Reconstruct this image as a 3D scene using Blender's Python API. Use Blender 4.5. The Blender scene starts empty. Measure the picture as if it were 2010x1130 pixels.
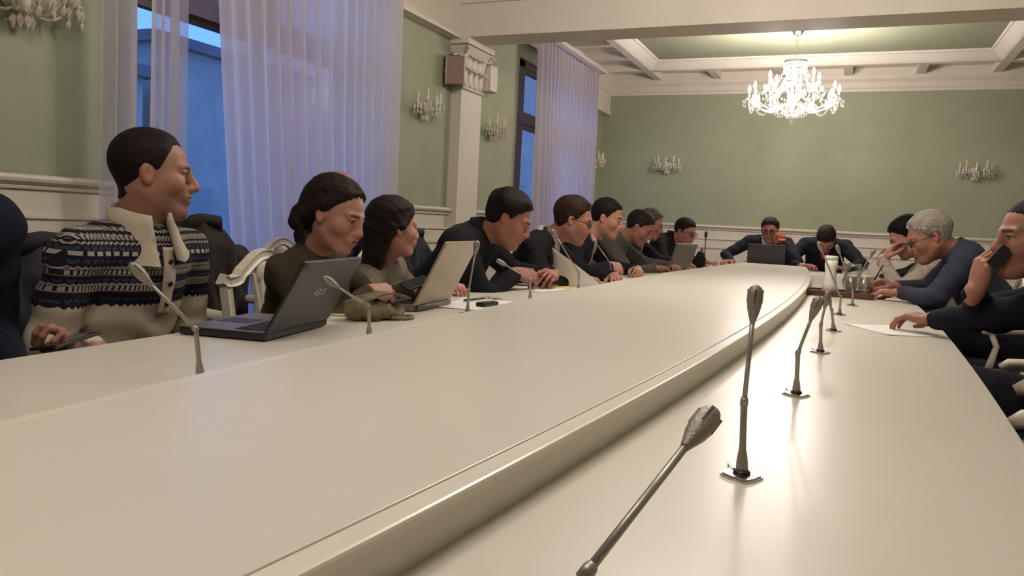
import bpy, bmesh, math, random
import numpy as np
from mathutils import Matrix, Vector
random.seed(7); rng = np.random.default_rng(7)
PI = math.pi
C = bpy.context.scene.collection
scene = bpy.context.scene

# ------------------------------------------------------------------ camera
# world: X to the right across the table, Y along the room, Z up, floor at 0
cam = bpy.data.cameras.new('camera'); cam_o = bpy.data.objects.new('camera', cam); C.objects.link(cam_o)
cam.sensor_width = 36.0; cam.lens = 36.0*1520/2010; cam.clip_start = 0.02; cam.clip_end = 200
cam_o.matrix_world = Matrix(((0.91499024, -0.08111242, 0.3952387, 0.0),
                             (0.40016337, 0.0571662, -0.91465912, 0.0),
                             (0.05159592, 0.99506422, 0.08476473, 1.09), (0, 0, 0, 1)))
scene.camera = cam_o

# ------------------------------------------------------------------ sky and exposure
def lin(r, g, b):
    f = lambda c: c/12.92 if c <= 0.04045 else ((c+0.055)/1.055)**2.4
    return (f(r/255), f(g/255), f(b/255), 1.0)
world = bpy.data.worlds.new('dusk_sky'); scene.world = world; world.use_nodes = True
wn = world.node_tree; wn.nodes.clear()
w_out = wn.nodes.new('ShaderNodeOutputWorld'); w_bg = wn.nodes.new('ShaderNodeBackground')
w_bg.inputs[0].default_value = (0.16, 0.40, 1.0, 1); w_bg.inputs[1].default_value = 1.6
wn.links.new(w_bg.outputs[0], w_out.inputs[0])
vs = scene.view_settings
vs.view_transform = 'Standard'; vs.look = 'None'; vs.exposure = 0.0; vs.gamma = 1.0; vs.use_curve_mapping = False
LAMP = 26.0            # watts of one chandelier light point
WARM = (1.0, 0.885, 0.86)

# ------------------------------------------------------------------ materials
MATS = {}
def mat(name, col, rough=0.5, metal=0.0, nscale=40.0, namt=0.06, bump=0.0, bscale=None, spec=0.5, emit=None, estr=0.0, coat=0.0):
    if name in MATS: return MATS[name]
    m = bpy.data.materials.new(name); m.use_nodes = True; nt = m.node_tree
    b = nt.nodes['Principled BSDF']
    tc = nt.nodes.new('ShaderNodeTexCoord'); nz = nt.nodes.new('ShaderNodeTexNoise')
    nz.inputs['Scale'].default_value = nscale; nz.inputs['Detail'].default_value = 4
    nt.links.new(tc.outputs['Object'], nz.inputs['Vector'])
    cr = nt.nodes.new('ShaderNodeValToRGB'); c = np.array(col[:3])
    cr.color_ramp.elements[0].position = 0.3; cr.color_ramp.elements[1].position = 0.7
    cr.color_ramp.elements[0].color = (*np.clip(c*(1-namt), 0, 1), 1); cr.color_ramp.elements[1].color = (*np.clip(c*(1+namt), 0, 1), 1)
    nt.links.new(nz.outputs['Fac'], cr.inputs[0]); nt.links.new(cr.outputs[0], b.inputs['Base Color'])
    b.inputs['Roughness'].default_value = rough; b.inputs['Metallic'].default_value = metal
    b.inputs['Specular IOR Level'].default_value = spec; b.inputs['Coat Weight'].default_value = coat
    if bump:
        n2 = nt.nodes.new('ShaderNodeTexNoise'); n2.inputs['Scale'].default_value = bscale or nscale; n2.inputs['Detail'].default_value = 3
        nt.links.new(tc.outputs['Object'], n2.inputs['Vector'])
        bp = nt.nodes.new('ShaderNodeBump'); bp.inputs['Strength'].default_value = bump; bp.inputs['Distance'].default_value = 0.01
        nt.links.new(n2.outputs['Fac'], bp.inputs['Height']); nt.links.new(bp.outputs[0], b.inputs['Normal'])
    if emit:
        b.inputs['Emission Color'].default_value = (*emit[:3], 1); b.inputs['Emission Strength'].default_value = estr
    MATS[name] = m; return m

GREEN = mat('sage_wall_paint', (0.322, 0.345, 0.232), 0.75, nscale=6, namt=0.035, bump=0.03, bscale=120)
CREAM = mat('cream_paint', (0.66, 0.60, 0.50), 0.55, nscale=5, namt=0.025)
PLASTER = mat('ceiling_plaster', (0.70, 0.65, 0.56), 0.8, nscale=5, namt=0.03)
TABLE = mat('table_lacquer', (0.67, 0.62, 0.54), 0.30, nscale=2.5, namt=0.02, spec=0.5)
TRIMM = mat('table_edging', (0.72, 0.67, 0.58), 0.28, nscale=3, namt=0.02)
CHAIRW = mat('chair_white_paint', (0.66, 0.60, 0.49), 0.4, nscale=12, namt=0.05)
SEATF = mat('chair_seat_fabric', (0.020, 0.028, 0.055), 0.85, nscale=90, namt=0.2, bump=0.2, bscale=300)
PARQ = mat('floor_wood', (0.16, 0.09, 0.05), 0.4, nscale=8, namt=0.25)
CHROME = mat('mic_plate_chrome', (0.50, 0.47, 0.44), 0.24, 1.0, nscale=30, namt=0.05)
GUN = mat('mic_stem_grey', (0.34, 0.305, 0.265), 0.38, 0.55, nscale=60, namt=0.08)
GUNH = mat('mic_head_grey', (0.30, 0.27, 0.24), 0.42, 0.5, nscale=400, namt=0.2, bump=0.25, bscale=500)
BLACKP = mat('black_plastic', (0.012, 0.011, 0.012), 0.4, nscale=60, namt=0.15)
DARKP = mat('dark_lid_plastic', (0.020, 0.017, 0.016), 0.38, nscale=60, namt=0.15)
KEYS = mat('laptop_key', (0.028, 0.024, 0.03), 0.5, nscale=60, namt=0.1)
PALM = mat('laptop_palmrest', (0.13, 0.11, 0.12), 0.4, nscale=60, namt=0.08)
SILVER = mat('beige_laptop_shell', (0.37, 0.295, 0.20), 0.35, 0.35, nscale=30, namt=0.05)
GREYL = mat('grey_laptop_shell', (0.16, 0.145, 0.13), 0.4, 0.3, nscale=30, namt=0.06)
PAPER = mat('white_paper', (0.80, 0.77, 0.74), 0.7, nscale=30, namt=0.02)
YELLOW = mat('yellow_paper', (0.62, 0.46, 0.15), 0.7, nscale=30, namt=0.04)
LIME = mat('yellow_green_paper', (0.50, 0.52, 0.22), 0.7, nscale=30, namt=0.05)
REDP = mat('red_foam', (0.65, 0.05, 0.02), 0.7, nscale=200, namt=0.15)
WHITEP = mat('white_plastic', (0.80, 0.78, 0.70), 0.35, nscale=30, namt=0.03)
TRAYW = mat('tray_wood', (0.095, 0.035, 0.02), 0.35, nscale=25, namt=0.3)
KHAKI = mat('khaki_canvas', (0.16, 0.128, 0.070), 0.8, nscale=22, namt=0.45, bump=0.3, bscale=150)
FRAMEW = mat('window_frame_brown', (0.055, 0.032, 0.022), 0.45, nscale=20, namt=0.15)
SPK = mat('speaker_brown', (0.24, 0.16, 0.12), 0.6, nscale=300, namt=0.25, bump=0.2, bscale=400)
SPKD = mat('speaker_shell', (0.10, 0.065, 0.045), 0.5, nscale=50, namt=0.1)
BRASS = mat('polished_metal', (0.62, 0.56, 0.46), 0.2, 1.0, nscale=20, namt=0.05)
BULB = mat('lit_bulb', (1, 0.95, 0.85), 0.3, emit=(1.0, 0.90, 0.74), estr=25.0)
CANDLE = mat('candle_sleeve', (0.72, 0.66, 0.54), 0.45, nscale=30, namt=0.03)
FACADE = mat('facade_render', (0.36, 0.33, 0.32), 0.9, nscale=1.5, namt=0.12)
FACROOF = mat('facade_roof', (0.12, 0.12, 0.15), 0.9, nscale=2, namt=0.15)
COATB = mat('brown_black_coat', (0.016, 0.009, 0.008), 0.9, nscale=25, namt=0.3, bump=0.35, bscale=40)
COATN = mat('navy_coat', (0.011, 0.011, 0.020), 0.85, nscale=25, namt=0.3, bump=0.35, bscale=40)

def crystal():
    m = bpy.data.materials.new('cut_crystal'); m.use_nodes = True; nt = m.node_tree; nt.nodes.clear()
    o = nt.nodes.new('ShaderNodeOutputMaterial'); mx = nt.nodes.new('ShaderNodeMixShader'); mx2 = nt.nodes.new('ShaderNodeMixShader')
    t = nt.nodes.new('ShaderNodeBsdfTransparent'); g = nt.nodes.new('ShaderNodeBsdfGlossy'); d = nt.nodes.new('ShaderNodeBsdfTranslucent')
    fr = nt.nodes.new('ShaderNodeFresnel'); fr.inputs[0].default_value = 1.6
    g.inputs['Roughness'].default_value = 0.08; d.inputs[0].default_value = (0.95, 0.92, 0.85, 1)
    mx.inputs[0].default_value = 0.5
    nt.links.new(t.outputs[0], mx.inputs[1]); nt.links.new(d.outputs[0], mx.inputs[2])
    nt.links.new(fr.outputs[0], mx2.inputs[0]); nt.links.new(mx.outputs[0], mx2.inputs[1]); nt.links.new(g.outputs[0], mx2.inputs[2])
    nt.links.new(mx2.outputs[0], o.inputs[0]); return m
CRYSTAL = crystal()
SCRYS = mat('sconce_crystal', (0.66, 0.60, 0.50), 0.15, nscale=80, namt=0.15, spec=0.9)
def clear_glass(name, tint, gl=0.12):
    m = bpy.data.materials.new(name); m.use_nodes = True; nt = m.node_tree; nt.nodes.clear()
    o = nt.nodes.new('ShaderNodeOutputMaterial'); mx = nt.nodes.new('ShaderNodeMixShader')
    t = nt.nodes.new('ShaderNodeBsdfTransparent'); t.inputs[0].default_value = (*tint, 1)
    g = nt.nodes.new('ShaderNodeBsdfGlossy'); g.inputs['Roughness'].default_value = 0.03 if gl > 0.1 else 0.2
    fr = nt.nodes.new('ShaderNodeLayerWeight'); fr.inputs[0].default_value = gl
    nt.links.new(fr.outputs['Facing'], mx.inputs[0]); nt.links.new(t.outputs[0], mx.inputs[1]); nt.links.new(g.outputs[0], mx.inputs[2])
    nt.links.new(mx.outputs[0], o.inputs[0]); return m
PANE = clear_glass('window_glass', (0.93, 0.96, 1.0), 0.06)
TUMBLER = clear_glass('drinking_glass', (0.975, 0.98, 0.975), 0.28)
def sheer(name, col, transp):
    m = bpy.data.materials.new(name); m.use_nodes = True; nt = m.node_tree; nt.nodes.clear()
    o = nt.nodes.new('ShaderNodeOutputMaterial'); mx = nt.nodes.new('ShaderNodeMixShader'); mx2 = nt.nodes.new('ShaderNodeMixShader')
    t = nt.nodes.new('ShaderNodeBsdfTransparent'); d = nt.nodes.new('ShaderNodeBsdfDiffuse'); l = nt.nodes.new('ShaderNodeBsdfTranslucent')
    tc = nt.nodes.new('ShaderNodeTexCoord'); nz = nt.nodes.new('ShaderNodeTexNoise'); nz.inputs['Scale'].default_value = 300
    cr = nt.nodes.new('ShaderNodeValToRGB'); cr.color_ramp.elements[0].color = (*[c*0.93 for c in col], 1); cr.color_ramp.elements[1].color = (*col, 1)
    nt.links.new(tc.outputs['Object'], nz.inputs['Vector']); nt.links.new(nz.outputs['Fac'], cr.inputs[0])
    nt.links.new(cr.outputs[0], d.inputs[0]); nt.links.new(cr.outputs[0], l.inputs[0])
    mx.inputs[0].default_value = 0.6; mx2.inputs[0].default_value = transp
    nt.links.new(d.outputs[0], mx.inputs[1]); nt.links.new(l.outputs[0], mx.inputs[2])
    nt.links.new(mx.outputs[0], mx2.inputs[1]); nt.links.new(t.outputs[0], mx2.inputs[2]); nt.links.new(mx2.outputs[0], o.inputs[0]); return m
SHEER = sheer('sheer_curtain', (0.79, 0.74, 0.82), 0.07)
SHEER2 = sheer('sheer_curtain_thin', (0.80, 0.76, 0.84), 0.30)
BLIND = sheer('mauve_blind', (0.50, 0.46, 0.56), 0.10)

# ------------------------------------------------------------------ mesh helpers
class MB:
    def __init__(s): s.v = []; s.f = []; s.sm = []
    def add(s, vs, fs, M=None, smooth=False):
        n = len(s.v)
        for p in vs:
            s.v.append(tuple(M @ Vector(p)) if M is not None else tuple(p))
        for f in fs: s.f.append([n+i for i in f]); s.sm.append(smooth)
        return s
    def box(s, a, b, M=None, bev=0.0):
        (x0, y0, z0), (x1, y1, z1) = a, b
        if bev <= 0:
            return s.add([(x0,y0,z0),(x1,y0,z0),(x1,y1,z0),(x0,y1,z0),(x0,y0,z1),(x1,y0,z1),(x1,y1,z1),(x0,y1,z1)],
                         [(0,3,2,1),(4,5,6,7),(0,1,5,4),(1,2,6,5),(2,3,7,6),(3,0,4,7)], M)
        c = bev; bm = bmesh.new(); bmesh.ops.create_cube(bm, size=1)
        for v in bm.verts: v.co = Vector(((x0+x1)/2+v.co.x*(x1-x0), (y0+y1)/2+v.co.y*(y1-y0), (z0+z1)/2+v.co.z*(z1-z0)))
        bmesh.ops.bevel(bm, geom=bm.edges[:], offset=c, segments=2, affect='EDGES', profile=0.6)
        s.add([v.co[:] for v in bm.verts], [[v.index for v in f.verts] for f in bm.faces], M); bm.free(); return s
    def tube(s, pts, r, n=8, M=None, cap=True, closed=False):
        P = [Vector(p) for p in pts]; m = len(P); R = r if hasattr(r, '__len__') else [r]*m
        vs = []; up = None
        for i in range(m):
            if closed: t = (P[(i+1) % m]-P[i-1])
            else: t = (P[min(i+1, m-1)]-P[max(i-1, 0)])
            t.normalize()
            if up is None:
                up = Vector((0,0,1)) if abs(t.z) < 0.9 else Vector((1,0,0))
            a = up - t*up.dot(t)
            if a.length < 1e-6: a = t.orthogonal()
            a.normalize(); b = t.cross(a); up = a
            for k in range(n):
                w = 2*PI*k/n; vs.append(P[i]+(a*math.cos(w)+b*math.sin(w))*R[i])
        fs = []
        for i in range(m if closed else m-1):
            j = (i+1) % m
            for k in range(n): fs.append((i*n+k, i*n+(k+1) % n, j*n+(k+1) % n, j*n+k))
        if cap and not closed:
            fs.append(tuple(range(n-1, -1, -1))); fs.append(tuple((m-1)*n+k for k in range(n)))
        return s.add(vs, fs, M, True)
    def lathe(s, prof, n=20, M=None, sx=1, sy=1):
        vs = []; fs = []
        for (r, z) in prof:
            for k in range(n): vs.append((r*sx*math.cos(2*PI*k/n), r*sy*math.sin(2*PI*k/n), z))
        for i in range(len(prof)-1):
            for k in range(n): fs.append((i*n+k, i*n+(k+1) % n, (i+1)*n+(k+1) % n, (i+1)*n+k))
        fs.append(tuple(range(n-1, -1, -1))); fs.append(tuple((len(prof)-1)*n+k for k in range(n)))
        return s.add(vs, fs, M, True)
    def ball(s, c, r, n=10, M=None):
        rx, ry, rz = r if hasattr(r, '__len__') else (r, r, r)
        vs = [(c[0], c[1], c[2]-rz)]; m = max(4, n//2+1)
        for i in range(1, m):
            a = -PI/2+PI*i/m
            for k in range(n): vs.append((c[0]+rx*math.cos(a)*math.cos(2*PI*k/n), c[1]+ry*math.cos(a)*math.sin(2*PI*k/n), c[2]+rz*math.sin(a)))
        vs.append((c[0], c[1], c[2]+rz)); fs = []
        for k in range(n): fs.append((0, 1+(k+1) % n, 1+k))
        for i in range(m-2):
            for k in range(n): fs.append((1+i*n+k, 1+i*n+(k+1) % n, 1+(i+1)*n+(k+1) % n, 1+(i+1)*n+k))
        b = 1+(m-2)*n
        for k in range(n): fs.append((b+k, b+(k+1) % n, len(vs)-1))
        return s.add(vs, fs, M, True)
    def prism(s, poly, z0, z1, M=None):          # closed polygon (CCW) extruded in z
        n = len(poly); vs = [(x, y, z0) for x, y in poly]+[(x, y, z1) for x, y in poly]
        fs = [tuple(range(n-1, -1, -1)), tuple(range(n, 2*n))]+[(i, (i+1) % n, n+(i+1) % n, n+i) for i in range(n)]
        return s.add(vs, fs, M)
    def sweep(s, prof, path, M=None, closed_prof=True):  # profile points given in (outward, up) along a list of (x,y,nx,ny)
        vs = []; m = len(prof)
        for (x, y, nx, ny) in path:
            for (o, z) in prof: vs.append((x+nx*o, y+ny*o, z))
        fs = []
        for i in range(len(path)-1):
            for k in range(m if closed_prof else m-1):
                k2 = (k+1) % m; fs.append((i*m+k, i*m+k2, (i+1)*m+k2, (i+1)*m+k))
        return s.add(vs, fs, M)
    def build(s, name, m, parent=None, loc=None):
        me = bpy.data.meshes.new(name); me.from_pydata(s.v, [], s.f)
        me.polygons.foreach_set('use_smooth', s.sm); me.update()
        if m: me.materials.append(m)
        o = bpy.data.objects.new(name, me); C.objects.link(o)
        if parent: o.parent = parent
        if loc: o.location = loc
        return o
def fixn(o):
    bm = bmesh.new(); bm.from_mesh(o.data); bmesh.ops.recalc_face_normals(bm, faces=bm.faces[:]); bm.to_mesh(o.data); bm.free(); return o
def empty(name, loc=(0,0,0), rz=0.0):
    o = bpy.data.objects.new(name, None); C.objects.link(o); o.location = loc; o.rotation_euler = (0,0,rz); o.empty_display_size = 0.05; return o
def tag(o, label, cat, group=None):
    o['label'] = label; o['category'] = cat
    if group: o['group'] = group
    return o
def struct(o, label=None):
    o['kind'] = 'structure'
    if label: o['label'] = label
    return o
def copy_tree(o, parent=None):
    c = o.copy(); C.objects.link(c)
    if parent is not None: c.parent = parent
    for ch in list(o.children): copy_tree(ch, c)
    return c
def T(x, y, z): return Matrix.Translation((x, y, z))
def RZ(a): return Matrix.Rotation(a, 4, 'Z')
def RY(a): return Matrix.Rotation(a, 4, 'Y')
def RX(a): return Matrix.Rotation(a, 4, 'X')

# ------------------------------------------------------------------ room
XW = -3.40; XF = -3.30; YF = 10.85; XR = 2.08; YB = -2.6; AX = -0.66
ZC = 3.14; ZP = 3.25; ZB = 2.69; Y1, Y2 = 6.20, 6.55
W1 = (2.90, 5.0); W2 = (7.76, 10.0)          # window openings along Y
WZ0, WZ1 = 0.35, 2.86
fl = struct(MB().box((XW-0.5, YB-0.1, -0.1), (XR+0.1, YF+0.1, -0.035)).build('floor', PARQ))
bw = 0.12; boards = MB().box((0,0,0), (bw-0.003, 1.2, 0.035)).build('floor_board', PARQ, fl)
k = 0
for i in range(18):                             # boards of the strip beside the table on the right, the only floor in view
    for j in range(6):
        o = boards if k == 0 else boards.copy()
        if k: C.objects.link(o); o.parent = fl
        o.location = (XR-bw*(i+1), 0.1+1.203*j+(0.6 if i % 2 else 0), -0.035); k += 1
struct(MB().box((XW-0.4, YB, -0.035), (XR-bw*18, YF, 0)).box((XR-bw*18, YB, -0.035), (XR, 0.1, 0)).box((XR-bw*18, 7.9, -0.035), (XR, YF, 0)).build('floor_plain', PARQ, fl)).pop('kind')

mb = MB()
ys = [YB, W1[0], W1[1], W2[0], W2[1], YF]
for a, b in ((ys[0], ys[1]), (ys[2], ys[3]), (ys[4], ys[5])): mb.box((XW-0.35, a, 0), (XW, b, 3.6))
for a, b in (W1, W2): mb.box((XW-0.35, a, 0), (XW, b, WZ0)).box((XW-0.35, a, WZ1), (XW, b, 3.6))
struct(mb.build('wall_left', GREEN))
struct(MB().box((XW-0.35, YF, 0), (XR+0.3, YF+0.3, 3.6)).build('wall_far', GREEN))
struct(MB().box((XR, YB, 0), (XR+0.3, YF, 3.6)).build('wall_right', GREEN))
struct(MB().box((XW-0.35, YB-0.3, 0), (XR+0.3, YB, 3.6)).build('wall_back', GREEN))

# wainscot: base sheet, chair rail, mouldings and raised panels
rail_prof = [(0.0, 1.125), (0.014, 1.125), (0.018, 1.135), (0.010, 1.143), (0.022, 1.148), (0.040, 1.158), (0.045, 1.172), (0.040, 1.186), (0.0, 1.192)]
def wainscot(name, p0, p1, n, pw=1.05):
    (x0, y0), (x1, y1) = p0, p1; L = math.hypot(x1-x0, y1-y0); ux, uy = (x1-x0)/L, (y1-y0)/L
    M = Matrix(((ux, n[0], 0, x0), (uy, n[1], 0, y0), (0, 0, 1, 0), (0, 0, 0, 1)))
    base = fixn(MB().box((0, 0, 0), (L, 0.02, 1.13), M).build(name, CREAM)); struct(base)
    fixn(MB().sweep([(0.02+o, z) for o, z in rail_prof], [(0, 0, 0, 1), (L, 0, 0, 1)], M).build('chair_rail', CREAM, base))
    fixn(MB().box((0, 0.02, 0), (L, 0.045, 0.14), M).box((0, 0.02, 0.14), (L, 0.035, 0.16), M).build('skirting', CREAM, base))
    fixn(MB().box((0, 0.02, 0.995), (L, 0.034, 1.012), M).build('frieze_moulding', CREAM, base))
    k = max(1, round(L/pw)); s = L/k
    for i in range(k):
        a, b = i*s+0.07, (i+1)*s-0.07; q = MB()
        for (u0, v0, u1, v1) in ((a, 0.22, b, 0.245), (a, 0.875, b, 0.90), (a, 0.245, a+0.025, 0.875), (b-0.025, 0.245, b, 0.875)):
            q.box((u0, 0.02, v0), (u1, 0.036, v1), M)
        fixn(q.box((a+0.06, 0.02, 0.30), (b-0.06, 0.028, 0.82), M, ).build('wainscot_panel', CREAM, base))
wainscot('trim_1', (XW, YB), (XW, W1[0]-0.12), (1, 0), 1.35)
wainscot('trim_2', (XW, W1[1]+0.05), (XW, 6.26), (1, 0))
wainscot('trim_3', (XW, 6.67), (XW, W2[0]-0.1), (1, 0))
wainscot('trim_4', (XW, W2[1]+0.1), (XW, YF), (1, 0))
wainscot('trim_5', (XW, YF), (XR, YF), (0, -1), 1.1)
wainscot('trim_6', (XR, YF), (XR, YB), (-1, 0), 1.2)

# fascia above the green wall, between the windows
mb = MB()
for a, b in ((YB, W1[0]-0.1), (5.14, Y1), (10.02, YF)):
    mb.box((XW, a, 2.677), (XF, b, ZC+0.3)).box((XF, a, 2.677), (XF+0.015, b, 2.735))
struct(mb.build('trim_7', CREAM))
# beam and cornices
struct(MB().box((XW, Y1, ZB), (XR, Y2, 3.6)).box((XF, Y1-0.03, 2.97), (XR, Y1, 3.02)).box((XF, Y1-0.06, 3.02), (XR, Y1, ZC)).build('trim_8', CREAM))
corn = [(0, 2.95), (0.02, 2.95), (0.025, 2.98), (0.04, 3.0), (0.045, 3.06), (0.075, 3.10), (0.085, ZC), (0.085, 3.26), (0, 3.26)]
q = MB(); q.sweep(corn, [(XF, YF, 0, -1), (XR, YF, 0, -1)]); struct(fixn(q.build('trim_9', CREAM)))
q = MB(); q.sweep([(o*0.7, z+0.03 if z < 3.05 else z) for o, z in corn], [(XF, Y2, 1, 0), (XF, YF, 1, 0)]); struct(fixn(q.build('trim_10', CREAM)))
# ceiling: slab, ring beams round a sunk panel, coffer ribs
def ceiling(ya, yb, bx0, bx1, by0, by1, nm):
    w = 0.10; ZS = 3.23
    sl = MB()
    sl.box((XW, ya, ZS), (bx0-w, yb, 3.6)).box((bx1+w, ya, ZS), (XR, yb, 3.6)).box((bx0-w, ya, ZS), (bx1+w, by0-w, 3.6)).box((bx0-w, by1+w, ZS), (bx1+w, yb, 3.6))
    base = struct(sl.build(nm, PLASTER))
    MB().box((bx0, by0, ZP), (bx1, by1, 3.6)).build('ceiling_panel', GREEN, base)
    r = MB()
    r.box((bx0-w, by0-w, ZC), (bx0, by1+w, 3.6)).box((bx1, by0-w, ZC), (bx1+w, by1+w, 3.6)).box((bx0, by0-w, ZC), (bx1, by0, 3.6)).box((bx0, by1, ZC), (bx1, by1+w, 3.6))
    r.build('ceiling_ring_beam', PLASTER, base)
    c = MB(); prof = [(0, ZC+0.002), (0.02, ZC+0.012), (0.05, ZC+0.035), (0.11, ZP-0.025), (0.13, ZP-0.02), (0.135, ZP), (0, ZP)]
    P = [(bx0, by0, 1, 1), (bx1, by0, -1, 1), (bx1, by1, -1, -1), (bx0, by1, 1, -1), (bx0, by0, 1, 1)]
    fixn(c.sweep(prof, P).build('ceiling_cove', PLASTER, base))
    def rib(a, b): MB().box(a, b).build('ceiling_rib', PLASTER, base)
    n = 5
    for i in range(n+1):
        x = bx0-w/2+(bx1-bx0+w)*i/n
        for (u, v) in ((by1+w, yb), (ya, by0-w)):
            if v-u > 0.05: rib((x-0.05, u, ZC+0.001), (x+0.05, v, ZS))
    m = max(2, round((by1-by0)/0.72))
    for i in range(m+1):
        y = by0-w/2+(by1-by0+w)*i/m
        rib((XW, y-0.05, ZC+0.001), (bx0-w, y+0.05, ZS)); rib((bx1+w, y-0.05, ZC+0.001), (XR, y+0.05, ZS))
ceiling(Y2, YF, -2.56, 1.37, 7.25, 10.10, 'ceiling')
ceiling(YB, Y1, -2.56, 1.37, -0.6, 5.3, 'ceiling_near')

# ------------------------------------------------------------------ pilaster with leafy capital
def pilaster(yc, x0, x1):
    w = 0.205; root = empty('pilaster', (x0, yc, 0)); struct(root, 'white pilaster with leafy capital carrying the ceiling beam')
    d = (x1-x0)
    MB().box((0, -w, 0.0), (d, w, 2.28)).build('shaft', CREAM, root)
    MB().box((0, -w-0.03, 0), (d+0.03, w+0.03, 0.2)).box((0, -w-0.015, 0.2), (d+0.015, w+0.015, 0.24)).build('plinth', CREAM, root)
    MB().tube([(0, -w-0.006, 2.27), (d+0.006, -w-0.006, 2.27), (d+0.006, w+0.006, 2.27), (0, w+0.006, 2.27)], 0.018, 8).build('astragal', CREAM, root)
    vs = []; fs = []
    for (o, z, e) in ((d, 2.28, 0.0), (d+0.004, 2.45, 0.002), (d+0.03, 2.57, 0.02), (d+0.07, 2.63, 0.05)): vs += [(0, -w-e, z), (o, -w-e, z), (o, w+e, z), (0, w+e, z)]
    for i in range(3):
        for k in range(3): fs.append((i*4+k, i*4+k+1, i*4+4+k+1, i*4+4+k))
    fixn(MB().add(vs, fs).build('capital_bell', CREAM, root))
    MB().box((0, -w-0.07, 2.635), (d+0.085, w+0.07, ZB), bev=0.008).build('abacus', CREAM, root)
    def leaf(M, h, wd):
        vs = []; fs = []; n = 9
        for i in range(n):
            t = i/(n-1); z = h*math.sin(min(t, 0.78)/0.78*PI/2)-(max(0, t-0.78)*h*0.9)
            o = 0.008+0.062*t**2.6; ww = wd*(0.62+0.55*math.sin(PI*t))*(1 if t < .9 else .55)
            for s in (-1, -0.5, 0, 0.5, 1): vs.append((o+0.014*(1-abs(s))-0.004, s*ww*(1+0.14*math.sin(11*t)), z))
        for i in range(n-1):
            for k in range(4): fs.append((i*5+k, i*5+k+1, i*5+6+k, i*5+5+k))
        o = MB().add(vs, fs, M, True).build('acanthus_leaf', CREAM, root); sd = o.modifiers.new('thick', 'SOLIDIFY'); sd.thickness = 0.008
    for y in (-0.16, -0.053, 0.053, 0.16): leaf(T(d, y, 2.29), 0.15, 0.045)
    for y in (-0.107, 0.0, 0.107): leaf(T(d+0.004, y, 2.40), 0.16, 0.048)
    for s in (-1, 1):
        for x in (0.03, 0.08): leaf(T(x, s*w, 2.29) @ RZ(s*PI/2), 0.15, 0.03)
        leaf(T(0.055, s*w, 2.40) @ RZ(s*PI/2), 0.16, 0.04)
        pts = [(d+0.05+0.04*math.cos(a)*(1-a/9), s*(w+0.035)+s*0.03*math.cos(a)*(1-a/9), 2.585+0.042*math.sin(a)*(1-a/9)) for a in np.linspace(0, 7.5, 22)]
        MB().tube(pts, 0.012, 6).build('volute', CREAM, root)
pilaster(6.465, XW, XF+0.005)

# ------------------------------------------------------------------ windows, curtains, outside
def window(n, y0, y1, nl, rec, jw):
    root = empty('window_%d' % n, (XW-rec, y0, WZ0)); struct(root)
    L = y1-y0; H = WZ1-WZ0; tr = 2.18-WZ0
    f = MB()
    f.box((-0.04, 0, 0), (0.04, jw, H)).box((-0.04, L-0.07, 0), (0.04, L, H)).box((-0.04, 0, 0), (0.04, L, 0.08)).box((-0.04, 0, H-0.07), (0.04, L, H))
    f.box((-0.05, 0.07, tr), (0.05, L-0.07, tr+0.09)); f.build('window_frame', FRAMEW, root)
    for i in range(nl):
        a, b = jw+(L-0.07-jw)*i/nl, jw+(L-0.07-jw)*(i+1)/nl
        for (z0, z1) in ((0.08, tr), (tr+0.09, H-0.07)):
            g = MB(); s = 0.045
            g.box((-0.03, a, z0), (0.03, a+s, z1)).box((-0.03, b-s, z0), (0.03, b, z1)).box((-0.03, a+s, z0), (0.03, b-s, z0+s)).box((-0.03, a+s, z1-s), (0.03, b-s, z1))
            sash = g.build('sash', FRAMEW, root)
            MB().box((-0.004, a+s, z0+s), (0.004, b-s, z1-s)).build('pane', PANE, sash)
    MB().box((0.04, -0.03, -0.04), (rec+0.06, L+0.03, 0)).build('window_sill', CREAM, root)
    return root
window(1, *W1, 2, 0.18, 0.07); window(2, *W2, 2, 0.08, 0.24)

def curtain(name, label, y0, y1, z0, z1, x, seed, m, nf, edge0=lambda t: 0.0, edge1=lambda t: 0.0, amp=0.05, group=None):
    r = random.Random(seed); nu = nf*14; nv = 26; vs = []; fs = []
    ph = [r.uniform(0, 6.28) for _ in range(6)]; 
    for j in range(nv+1):
        t = j/nv; z = z1+(z0-z1)*t
        a = y0+edge0(t); b = y1+edge1(t)
        for i in range(nu+1):
            u = i/nu; w = u+0.012*math.sin(11*u+ph[0])+0.006*math.sin(29*u+ph[1])
            A = amp*(0.75+0.35*math.sin(7*u+ph[2]))*(0.7+0.5*t)
            px = x+A*math.sin(2*PI*nf*w+ph[3]+0.35*math.sin(3*t+ph[4]))+0.3*A*math.sin(4*PI*nf*w+ph[5]+t)
            py = a+(b-a)*u+0.3*A*math.cos(2*PI*nf*w+ph[3])
            vs.append((px, py, z))
    for j in range(nv):
        for i in range(nu): k = j*(nu+1)+i; fs.append((k, k+1, k+nu+2, k+nu+1))
    root = empty(name, (x, (y0+y1)/2, 0)); 
    tag(root, label, 'curtain', group)
    MB().add([(p[0]-x, p[1]-(y0+y1)/2, p[2]) for p in vs], fs, None, True).build('curtain_fabric', m, root)
    q = MB(); L = y1-y0
    q.box((-0.05, -L/2, z1-0.02), (0.05, L/2, z1+0.035), bev=0.004); q.build('heading_tape', m, root)
    return root
curtain('sheer_curtain', 'narrow strip of sheer curtain against the green wall at the left window edge', 2.56, 2.72, 0.03, 3.08, -3.20, 3, SHEER2, 2)
curtain('sheer_curtain', 'narrow sheer curtain panel behind the head of the man in the patterned sweater', 2.81, 3.01, 0.03, 3.08, -3.20, 4, SHEER2, 3)
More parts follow.
